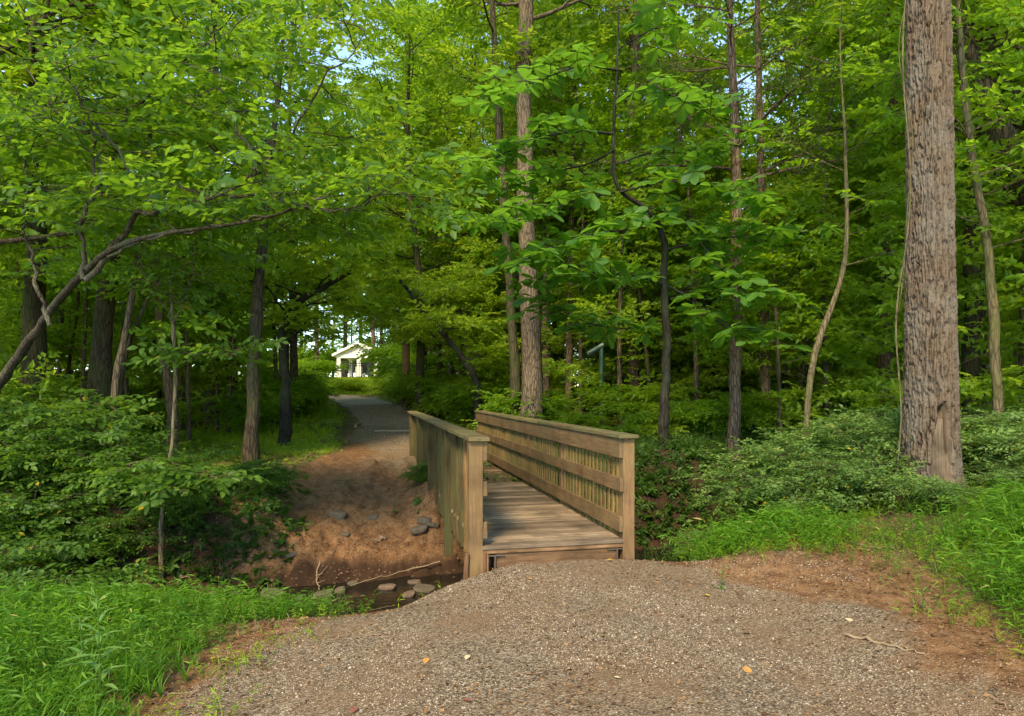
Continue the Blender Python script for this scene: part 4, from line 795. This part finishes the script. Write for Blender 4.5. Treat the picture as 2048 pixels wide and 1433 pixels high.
# vegetation on the banks and the forest floor
CV = [spray(leaf2(.06, .035), 8, .05, whorl=True, jit=.4) for _ in range(3)] + [GS[0], GS[1]]
def fbank(x, y):
    g = gully(x, y); on = (y > yc(x) + .95) * (y < yc(x) + 5); return on * (1 - g) * sstep(fbm(x * 1.4, y * 1.4, 12.), -.35, .1) * np.where(x < -2, .9, .95) * (1 - .85 * (np.abs(x + .9) < 1.0))
p5 = np.concatenate([dens_pts(22000, -9, 9, 8.5, 17, fbank), dens_pts(14000, -9.5, -2.6, 8.2, 13, fbank), dens_pts(15000, .2, 6, 10.5, 15.5, fbank)])
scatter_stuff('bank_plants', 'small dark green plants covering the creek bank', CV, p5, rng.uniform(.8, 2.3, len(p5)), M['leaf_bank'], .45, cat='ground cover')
CF = [spray(leaf2(.11, .06), 8, .1, whorl=True, jit=.5) for _ in range(3)] + [blade_plant(.2, 6, .11, .03) for _ in range(3)]
def ffor(x, y):
    pth = np.abs(x - path_x(y)); clear = np.clip(blob(x, y, -8.2, 19.5, 3.2) + blob(x, y, -5.6, 16.2, 1.4) + .8 * blob(x, y, -2.0, 23, 2.0) + blob(x, y, 4.5, 18, 3.0) + blob(x, y, -1.4, 18.6, 1.1) + .7 * blob(x, y, -7.7, 27, 2), 0, 1)
    return sstep(pth, 1.3, 2.1) * (y > 13.3) * (y < 43) * np.clip(clear + .22 * sstep(fbm(x * .5, y * .5, 3.), -.1, .3), 0, 1) * (1 - gully(x, y))
p6 = dens_pts(130000, -20, 16, 13.3, 42, ffor); s6 = rng.uniform(.5, 1.1, len(p6)) * np.interp(p6[:, 1], [13, 18, 40], [.5, .8, 1.6])
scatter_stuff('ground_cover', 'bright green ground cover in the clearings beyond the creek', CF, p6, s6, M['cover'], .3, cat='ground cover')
p7 = dens_pts(9000, -22, -4, 43.5, 56, lambda x, y: (np.abs(x - path_x(y)) > 1.9) | (y > 46))
scatter_stuff('lawn_grass', 'sunlit mown grass in the open beyond the woods', [tuft(8, .12)], p7, rng.uniform(1.2, 2.4, len(p7)), M['leaf_yel'], .2, cat='grass')
# leaf litter
LT = [leafN(.05, .03, 0, ((0, 0), (.4, 1), (1, 0)), random.uniform(-.5, .5), random.uniform(-.6, .6)) for _ in range(5)]
p8 = np.concatenate([dens_pts(22000, -4, 6, 2.9, 8, lambda x, y: .22 + .55 * sstep(fbm(x * 1.6, y * 1.6, 14.), .0, .3) + .75 * (sstep(np.abs(x - .5), 1.7, 2.9)) * (y < ynear(x))), dens_pts(34000, -10, 9, 9.4, 26, lambda x, y: .8 - .55 * gully(x, y))])
scatter_stuff('leaf_litter', 'small brown dead leaves strewn over the soil', LT, p8, rng.uniform(.25, .9, len(p8)), M['litter'], .45, cat='leaf litter', zoff=.008)
p8b = np.c_[rng.uniform(.0, BW, 300) ** 1.0, rng.uniform(.05, BL, 300)]; p8b[:140, 0] = BW - np.abs(rng.normal(0, .1, 140)); wp = BO + p8b[:, :1] * bn + p8b[:, 1:] * bd
a = Acc(); k = len(wp); az = rng.uniform(0, 6.28, k); R = axes(np.stack([np.cos(az), np.sin(az), rng.normal(0, .15, k)], 1), np.tile([0, 0, 1.], (k, 1)) + rng.normal(0, .2, (k, 3))); a.inst(LT[0], np.c_[wp, np.full(k, .008)], R, rng.uniform(.15, .55, k))
tag(a.build('deck_litter', M['litter']), 'crumbs of dead leaves lying on the bridge deck', 'leaf litter', kind='stuff')
# gravel
def pebble():
    V = np.array([[1, 0, 0], [0, 1, 0], [-1, 0, 0], [0, -1, 0], [.1, .1, .62], [.0, 0, -.5]], float) + rng.normal(0, .2, (6, 3)); F = []
    for k in range(4): F += [[k, (k + 1) % 4, 4], [(k + 1) % 4, k, 5]]
    return V, np.array(F)
PB = [pebble() for _ in range(8)]
def fgr(x, y):
    return (.08 + .92 * (1 - sstep(np.abs(x - .5) + 1.1 * fbm(x * 1.3, y * 1.3, 7.), 1.0, 2.9))) * (y < ynear(x) + .05) * (.06 + .94 * sstep(fbm(x * 1.5, y * 1.1, 11.), -.16, .14))
pp = dens_pts(150000, -3.4, 4.4, 2.9, 7.3, fgr)
scatter_stuff('gravel', 'coarse tan and grey gravel of the path before the bridge', PB, pp, rng.uniform(.002, .0065, len(pp)) * np.where(rng.random(len(pp)) < .04, 1.9, 1), M['pebble'], .3, cat='gravel', zoff=.001)
pp = dens_pts(75000, -9, -1, 12.2, 34, lambda x, y: (1 - sstep(np.abs(x - path_x(y)), .7, 1.6)) * .9 * sstep(y + 1.2 * fbm(x * 1.5, y * 1.5, 2.), 12.5, 19))
scatter_stuff('gravel', 'dark grey gravel of the path beyond the bridge', PB, pp, rng.uniform(.006, .014, len(pp)) * np.interp(pp[:, 1], [12, 20, 34], [.6, 1, 1.6]), M['pebble_dark'], .3, cat='gravel', zoff=.001)
# clods of soil on the bank
pc = dens_pts(24000, -4.2, 2.2, 9.2, 15, lambda x, y: .25 + .5 * gully(x, y)); 
scatter_stuff('soil_crumbs', 'crumbs of red-brown soil on the eroded slope', PB, pc, rng.uniform(.006, .028, len(pc)), plain('soil_crumb', (.15, .08, .042), .95, 0, .5, 20), .3, cat='soil')

random.seed(108); rng = np.random.default_rng(208)
# ------------------------------------------------------------------ stones, roots, sticks, fallen leaves
def rock_mesh(sx, sy, sz, name, m, seed):
    import bmesh
    bm = bmesh.new(); bmesh.ops.create_icosphere(bm, subdivisions=3, radius=1)
    for v in bm.verts:
        c = np.array(v.co); f = 1 + .38 * float(fbm(c[0] * 1.1 + seed, c[1] * 1.1, c[2] * 1.1 + seed)) + .08 * float(fbm(c[0] * 5, c[1] * 5 + seed, c[2] * 5))
        c = c * f; c[2] = np.clip(c[2], -.8, .55 + .2 * math.sin(seed)); c[:2] = np.clip(c[:2], -.85 + .1 * math.sin(seed * 3), .85); v.co = (c[0] * sx, c[1] * sy, c[2] * sz)
    me = bpy.data.meshes.new(name); bm.to_mesh(me); bm.free(); me.materials.append(m); o = bpy.data.objects.new(name, me); C.objects.link(o); return o
def ray_ground(px, py):      # where the line of sight through a pixel meets the ground
    for Yq in np.arange(3, 30, .03):
        q = P(px, py, Yq)
        hz_ = max(float(H(q[0], q[1])), -1.14)
        if q[2] < hz_: return q[0], q[1], hz_
    return q[0], q[1], float(q[2])
rocks = [(545, 1193, 46, 'flat grey stone lying in the creek at the left end of the visible water'), (775, 1178, 34, 'grey stone standing in the creek left of the reddish one'), (830, 1168, 26, 'pointed reddish stone in the creek below the bridge'),
         (850, 1180, 40, 'large dark stone in the creek close to the near left bridge post'), (818, 1192, 26, 'small dark stone in the creek in front of the pointed reddish one'), (645, 1195, 40, 'flat dark stone at the near edge of the creek'), (705, 1168, 20, 'small dark stone under the overhanging root'),
         (598, 1200, 24, 'small flat stone between the two flat creek stones'), (680, 1185, 22, 'small round stone in the middle of the creek'), (420, 1190, 22, 'small brown stone in the shaded water at left'), (470, 1188, 24, 'brown stone in the shaded water beside the flat grey stone'),
         (745, 1036, 26, 'pale angular stone half way up the dirt slope'), (676, 1034, 36, 'wide weathered stone sunk in the upper dirt slope'), (584, 1115, 30, 'pale flat stone in the lower left of the dirt slope'), (690, 1070, 24, 'small brown stone sunk in the middle of the dirt slope'), (850, 1045, 30, 'flat mossy stone, topmost of the pile under the bridge edge'),
         (838, 1062, 36, 'flat mossy stone at the bottom of the pile under the bridge edge'), (866, 1056, 26, 'flat mossy stone at the right of the pile under the bridge edge')]
for k, (px, py, wpx_, lab) in enumerate(rocks):
    x, y, z = ray_ground(px, py); r = wpx_ / 2 / FPX * y / .85; z = max(z, -1.13)
    o = rock_mesh(r, r * random.uniform(.6, .9), r * random.uniform(.4, .62), 'stone', M['stone'] if 'reddish' not in lab else plain('red_stone', (.13, .085, .055), .8, 0, .5, 12), k * 1.7 + .3)
    o.location = (x, y, z + r * .02); o.rotation_euler = (0, random.gauss(0, .15), random.uniform(-.4, .4)); tag(o, lab, 'stone', 'stones in the creek' if k < 11 else 'stones on the bank')
def stick(pix, r, lab, name='fallen_stick', m='stick', lift=.015, cat='stick'):
    pts = []
    for px, py, dz in pix:
        x, y, z = ray_ground(px, py); pts.append((x, y, z + lift + dz))
    p = smooth_path(pts, 14); org = p[0].copy(); p = p - org; p[1:-1] += rng.normal(0, r * .8, (12, 3)); a = Acc(); a.tube(p, np.linspace(r, r * .4, 14), 6, rough=.08)
    for t in (.4, .7):
        q = along(p, t); a.tube([q, q + np.array([random.gauss(0, 6 * r), random.gauss(0, 6 * r), 2 * r])], [r * .5, r * .2], 4, cap=False)
    o = a.build(name, M[m], smooth=True); o.location = tuple(org); tag(o, lab, cat)
stick([(775, 1078, 0), (745, 1085, 0)], .02, 'short pale stick lying on the middle of the dirt slope', m='stick_pale')
stick([(630, 905, 0), (600, 925, 0), (570, 920, 0)], .02, 'curved dark root lying at the top left of the dirt slope', 'root', 'rootm', cat='root')
stick([(600, 1060, 0), (585, 1090, 0), (610, 1112, 0)], .01, 'thin curved root hanging at the left edge of the dirt slope', 'root', 'rootm', cat='root')
stick([(880, 1145, .12), (820, 1155, .1), (740, 1175, .08), (700, 1178, .02)], .011, 'long thin branch lying across the creek towards the bridge', m='stick_pale')
stick([(640, 1130, .0), (632, 1160, .02), (640, 1180, -.02)], .012, 'pale root dangling from the undercut bank over the creek', 'root', 'stick_pale', cat='root')
stick([(655, 1140, .0), (640, 1165, .02), (625, 1172, -.02)], .007, 'fine root beside the pale dangling one', 'root', 'rootm', cat='root')
stick([(325, 1145, .0), (350, 1160, .0), (410, 1155, 0)], .014, 'root running right from the foot of the young sapling', 'root', 'rootm', cat='root')
stick([(735, 1275, 0), (780, 1270, 0)], .006, 'thin dark twig on the soil between grass and gravel', m='rootm', lift=.004)
stick([(790, 1212, 0), (730, 1226, 0)], .005, 'thin twig near the edge of the creek on the near side', m='rootm', lift=.004)
stick([(310, 1388, 0), (350, 1392, 0), (400, 1384, 0)], .006, 'bent twig at the bottom left near the grass', lift=.004)
stick([(1690, 1085, 0), (1740, 1100, 0), (1790, 1098, 0)], .008, 'dry stem lying in the weeds on the right', m='stick_pale')
stick([(1480, 1275, 0), (1510, 1280, 0)], .006, 'tiny dark twig on the right part of the gravel', m='rootm', lift=.004)
stick([(1690, 1275, 0), (1760, 1292, 0), (1850, 1315, 0)], .012, 'dead branch on the soil at the lower right', m='stick', lift=.008)
stick([(1985, 1400, 0), (2020, 1428, 0)], .01, 'dark twig in the lower right corner', m='rootm', lift=.004)
def cluster_roots():
    pass
FL = leafN(1, .62, 0, ((0, 0), (.2, .7), (.5, 1), (.8, .55), (1, 0)), .12, .22)
for px, py, s, m_, lab in [(855, 1322, .085, 'fl_orange', 'curled orange leaf lying on the gravel left of the pale one'), (938, 1316, .075, 'fl_pale', 'pale cream leaf lying in the middle of the gravel'), (1213, 1124, .075, 'fl_yellow', 'bright yellow leaf lying at the foot of the bridge'), (1064, 1163, .07, 'fl_orange', 'brownish leaf on the gravel straight below the bridge deck'),
                           (420, 1325, .06, 'fl_yellow', 'small yellow leaf at the edge of the grass at left'), (1408, 1192, .07, 'fl_yellow', 'yellow-brown leaf on the gravel right of the bridge'), (1490, 1337, .10, 'fl_orange', 'orange-tan leaf on the gravel at lower right'), (1690, 1241, .10, 'fl_pale', 'pale narrow leaf on the red soil at right'), (1485, 1270, .09, 'litter', 'dark brown leaf on the right half of the gravel'),
                           (715, 1420, .08, 'fl_red', 'dark red leaf at the bottom edge of the gravel'), (925, 1408, .07, 'fl_red', 'pinkish red leaf at the bottom middle of the gravel'), (355, 1424, .06, 'fl_red', 'red leaf by the bottom left grass'), (1915, 1213, .08, 'fl_orange', 'orange leaf in the weeds on the right'), (1830, 1190, .05, 'fl_red', 'tiny red leaf in the weeds on the right'), (1405, 1412, .06, 'fl_orange', 'small orange leaf at the bottom right of the gravel'), (1240, 1362, .05, 'fl_pale', 'small pale leaf at the bottom of the gravel'), (855, 1285, .045, 'fl_yellow', 'tiny yellow leaf above the curled orange one')]:
    x, y, z = ray_ground(px, py); a = Acc(); R = Rz(random.uniform(0, 6.28)) @ Ry(random.gauss(0, .15)); a.add((FL[0] * s * .85) @ R.T, FL[1]); o = a.build('fallen_leaf', M[m_]); o.location = (x, y, z + .012); tag(o, lab, 'leaf')
# weed with long leaves in the lower left corner
def weed(x, y, h, tilt, lab, n=26, ll=.16):
    z = float(H(x, y)); root = empty('leafy_weed', (x, y, z), label=lab, cat='plant'); st = smooth_path([(0, 0, -.03), (tilt * .3, 0, h * .4), (tilt * .7, .02, h * .75), (tilt, .03, h)], 10)
    a = Acc(); a.tube(st, np.linspace(.006, .003, 10), 6); a.build('stem', M['leaf_shrub'], root, smooth=True); a = Acc()
    for k in range(n):
        t = .08 + .92 * k / n; q = along(st, t); az = k * 2.4; s = ll * (1.05 - .6 * max(0, t - .5) / .5) * random.uniform(.85, 1.1); lf = leafN(s, s * .22, .005, ((0, 0), (.25, .8), (.5, 1), (.8, .5), (1, 0)), .35, .25)
        R = Rz(az) @ Ry(-.65 * t - .15 + random.gauss(0, .12)); a.add(lf[0] @ R.T + q, lf[1])
    a.build('leaves', M['leaf_weed'], root)
weed(*ray_ground(205, 1428)[:2], .68, -.05, 'tall weed with long pointed leaves standing in the lower left corner')
weed(*ray_ground(172, 1400)[:2], .50, -.06, 'shorter weed with pointed leaves just behind the tall corner weed', 18, .13)
weed(*ray_ground(1440, 1180)[:2], .0001 + .22, .05, 'small weed sprouting from the soil mound right of the bridge', 10, .09)
weed(*ray_ground(1845, 1225)[:2], .16, .02, 'small bright seedling on the red soil at the lower right', 9, .1)

# ------------------------------------------------------------------ pipe, pavilion, fence, houses
Yp = 20.0; g = P(1203, 842, Yp); pr = empty('vent_pipe', (g[0], g[1], float(H(g[0], g[1]))), label='green metal vent pipe with an angled hood among the trees beyond the bridge', cat='pipe')
zt = P(1203, 694, Yp)[2] - pr.location.z; a = Acc(); a.tube([(0, 0, -.2), (0, 0, zt * .6), (0, 0, zt)], .062, 14); a.tube([(0, 0, zt * .42), (0, 0, zt * .42 + .06)], .075, 14); a.build('pipe', M['pipe'], pr, smooth=False)
a = Acc(); a.tube([(.06, 0, zt + .06), (-.15, 0, zt - .06), (-.42, 0, zt - .22)], .082, 14); a.build('hood', M['pipe'], pr)
def house(name, x, y, wx, dy, hw, rise, lab, wallm, wins, rz=0, roofm='shingle'):
    z = float(H(x, y)); r = empty(name, (x, y, z - .1), rz, label=lab, cat='house'); hx = wx / 2
    a = Acc(); V = [(-hx, 0, 0), (hx, 0, 0), (hx, 0, hw), (0, 0, hw + rise), (-hx, 0, hw), (-hx, dy, 0), (hx, dy, 0), (hx, dy, hw), (0, dy, hw + rise), (-hx, dy, hw)]
    a.add(V, [[0, 1, 2, 4], [5, 9, 7, 6], [1, 6, 7, 2], [0, 4, 9, 5]]); a.add(V, [[4, 2, 3], [9, 8, 7]]); a.build('wall', M[wallm], r)
    for s_ in (-1, 1):
        a = Acc(); o_ = .5; t_ = .18; k = rise / hx; V = [(s_ * (hx + o_), -o_, hw - o_ * k), (0, -o_, hw + rise), (0, dy + o_, hw + rise), (s_ * (hx + o_), dy + o_, hw - o_ * k)]
        V = V + [(q[0], q[1], q[2] + t_) for q in V]; a.add(np.array(V) + [0, 0, .02], [[0, 1, 2, 3], [4, 7, 6, 5], [0, 4, 5, 1], [1, 5, 6, 2], [2, 6, 7, 3], [3, 7, 4, 0]]); a.build('roof', M[roofm], r)
    for (wx_, wz_, ww, wh) in wins:
        a = Acc(); 
        for lo, hi in (((wx_ - ww / 2 - .1, -.06, wz_), (wx_ - ww / 2, -.003, wz_ + wh)), ((wx_ + ww / 2, -.06, wz_), (wx_ + ww / 2 + .1, -.003, wz_ + wh)), ((wx_ - ww / 2 - .1, -.06, wz_ + wh), (wx_ + ww / 2 + .1, -.003, wz_ + wh + .1)), ((wx_ - ww / 2 - .15, -.09, wz_ - .1), (wx_ + ww / 2 + .15, -.003, wz_)), ((wx_ - .03, -.05, wz_), (wx_ + .03, -.025, wz_ + wh))): a.box(lo, hi)
        f = a.build('window', M['white'], r); a = Acc(); a.box((wx_ - ww / 2, -.02, wz_), (wx_ + ww / 2, -.004, wz_ + wh)); a.build('pane', M['glass'], f)
    return r
def sx(px, Y): return (px - 1024) / FPX * Y
house('house', sx(935, 72), 72, 13, 11, 6.2, 4.2, 'cream gabled house glimpsed through the leaves right of the white pavilion', 'siding', [(-3.5, 1.2, 1.4, 1.6), (0, 1.2, 1.4, 1.6), (3.5, 1.2, 1.4, 1.6), (-3, 4.2, 1.2, 1.4), (2.5, 4.2, 1.2, 1.4)])
house('house', sx(1395, 62), 62, 17, 10, 5.6, 3.5, 'cream house with brick end, glimpsed between trunks right of the broad-leaved tree', 'siding', [(-6, 1.2, 1.4, 1.6), (-2, 1.2, 1.4, 1.6), (2, 1.2, 1.4, 1.6), (6, 1.2, 1.4, 1.6), (-4, 3.9, 1.2, 1.3), (0, 3.9, 1.2, 1.3), (4, 3.9, 1.2, 1.3)])
house('house', sx(1820, 66), 66, 12, 10, 5.2, 3.2, 'brick house glimpsed through the woods near the big furrowed trunk', 'brick', [(-3.5, 1.2, 1.4, 1.6), (0, 1.2, 1.4, 1.6), (3.5, 1.2, 1.4, 1.6)])
Yh = 60.0; x0 = sx(678, Yh); gz = float(H(x0, Yh)); pv = empty('pavilion', (x0, Yh, gz), label='white open-sided gabled pavilion standing at the end of the path', cat='pavilion')
eave = P(670, 711, Yh)[2] - gz; pk = P(715, 690, Yh)[2] - gz; xp = sx(716, Yh) - x0; W2 = xp * 2
for cx__ in (0.0, sx(716, Yh) - x0 + .1, W2):
    for cyy in (0, 4.5):
        a = Acc(); a.box((cx__ - .16, cyy - .16, 0), (cx__ + .16, cyy + .16, eave - .25)); a.box((cx__ - .24, cyy - .24, 0), (cx__ + .24, cyy + .24, .9)) if cyy == 0 else None; a.build('column', M['white'], pv)
a = Acc(); a.box((-.25, -.18, eave - .24), (W2 + .25, .18, eave + .06)); a.box((-.25, 4.32, eave - .24), (W2 + .25, 4.68, eave + .06)); a.build('beam', M['white'], pv)
a = Acc(); a.add([(-.2, -.1, eave + .07), (W2 + .2, -.1, eave + .07), (xp, -.1, pk - .1), (-.2, .1, eave + .07), (W2 + .2, .1, eave + .07), (xp, .1, pk - .1)], [[0, 1, 2], [3, 5, 4]]); a.build('gable', M['siding'], pv)
for s_ in (-1, 1):
    a = Acc(); e = (xp + s_ * (xp + .5)); V = [(e, -.5, eave - .12), (xp, -.5, pk), (xp, 5.2, pk), (e, 5.2, eave - .12)]; V += [(q[0], q[1], q[2] + .2) for q in V]; a.add(V, [[0, 1, 2, 3], [4, 7, 6, 5], [0, 4, 5, 1], [1, 5, 6, 2], [2, 6, 7, 3], [3, 7, 4, 0]]); a.build('roof', M['white'], pv)
Yf = 56.0; fr = empty('metal_fence', (sx(684, Yf), Yf, float(H(sx(684, Yf), Yf))), label='black metal picket fence in front of the white pavilion', cat='fence'); xx = 0.0
a = Acc(); Lf = sx(900, Yf) - sx(684, Yf); dzf = float(H(sx(900, Yf), Yf)) - fr.location.z
for zq in (.15, 1.05, 1.26): a.tube([(0, 0, zq), (Lf, 0, zq + dzf)], .025, 4)
while xx < Lf: a.box((xx - .02, -.015, .05 + dzf * xx / Lf), (xx + .02, .015, 1.36 + dzf * xx / Lf)); xx += .12
a.build('picket_panel', M['black'], fr); xx = 0
while xx < Lf + .1: a = Acc(); a.box((xx - .035, -.035, -.2 + dzf * xx / Lf), (xx + .04, .04, 1.45 + dzf * xx / Lf)); a.build('post', M['black'], fr); xx += Lf / 4

# ------------------------------------------------------------------ labels: one for each repeat, counted from the left within its kind and distance
ORD = 'first second third fourth fifth sixth seventh eighth ninth tenth eleventh twelfth thirteenth fourteenth fifteenth sixteenth seventeenth eighteenth nineteenth twentieth'.split() + ['twenty-' + q for q in 'first second third fourth fifth sixth seventh eighth ninth'.split()] + ['thirtieth'] + ['thirty-' + q for q in 'first second third fourth fifth sixth seventh eighth ninth'.split()] + ['fortieth'] + ['forty-' + q for q in 'first second third fourth fifth sixth seventh eighth ninth'.split()]
BASE = {'trees closing the canopy over the path': 'tall tree whose crown closes the sky above the end of the path', 'shrubs around the big trunk': 'grey-green small-leaved shrub near the big furrowed trunk', 'shrubs on the far bank at left': 'leafy green shrub on the far creek bank', 'shrubs on the near bank at left': 'leafy green shrub behind the grass on the near creek bank',
        'shrubs on the shaded bank': 'dark green shrub on top of the shaded bank right of the bridge', 'low clumps left of the dirt slope': 'low dark green clump left of the dirt slope', 'low clumps right of the dirt slope': 'low green clump beside the bridge at the top of the slope',
        'far tree line behind the houses': 'tall tree in the far tree line behind the houses', 'low trees of the far tree line': 'low tree in the far tree line behind the houses', 'bushes behind the pavilion': 'big bush in the hedge behind the white pavilion',
        'thicket left of the gap': 'bushy shrub left of the gap at the end of the path', 'thicket right of the gap': 'bushy shrub right of the gap at the end of the path', 'trees arching over the left side of the gap': 'spreading tree arching over the path gap from the left', 'trees arching over the right side of the gap': 'spreading tree arching over the path gap from the right',
        'tall trees at the left edge': 'tall leafy shade tree added by the left edge', 'tall trees at the right edge': 'tall leafy shade tree added by the right edge', 'near understory trees on the left': 'low leafy tree behind the left undergrowth', 'near understory trees on the right': 'low leafy tree behind the right undergrowth'}
for sd in ('left', 'right'):
    for g_, w_ in (('tall trees in the woods %s of the path', 'tall tree'), ('understory trees %s of the path', 'understory tree'), ('slender trees %s of the path', 'slender tree'), ('thicket shrubs %s of the path', 'thicket shrub')): BASE[g_ % sd] = (w_, sd)
groups = {}
for o in C.objects:
    if o.parent is None and o.get('group') in BASE:
        b_ = BASE[o['group']]
        if isinstance(b_, tuple):
            mn = [c.data.materials[0].name for c in o.children if c.name.startswith(('crown', 'foliage'))][0]; hue = {'leaf_yellow_green': 'yellow-green', 'leaf_far_green': 'pale green'}.get(mn, 'mid green')
            yy = o.location.y; b_ = hue + ' ' + b_[0] + ' ' + ('just inside' if yy < 27 else 'half way into' if yy < 40 else 'deep in') + ' the woods ' + b_[1] + ' of the path'
        groups.setdefault(b_, []).append(o)
for b_, os_ in groups.items():
    os_.sort(key=lambda o: o.location.x / o.location.y)
    for k, o in enumerate(os_): o['label'] = b_ + (', ' + ORD[k] + ' from left' if len(os_) > 1 else '')
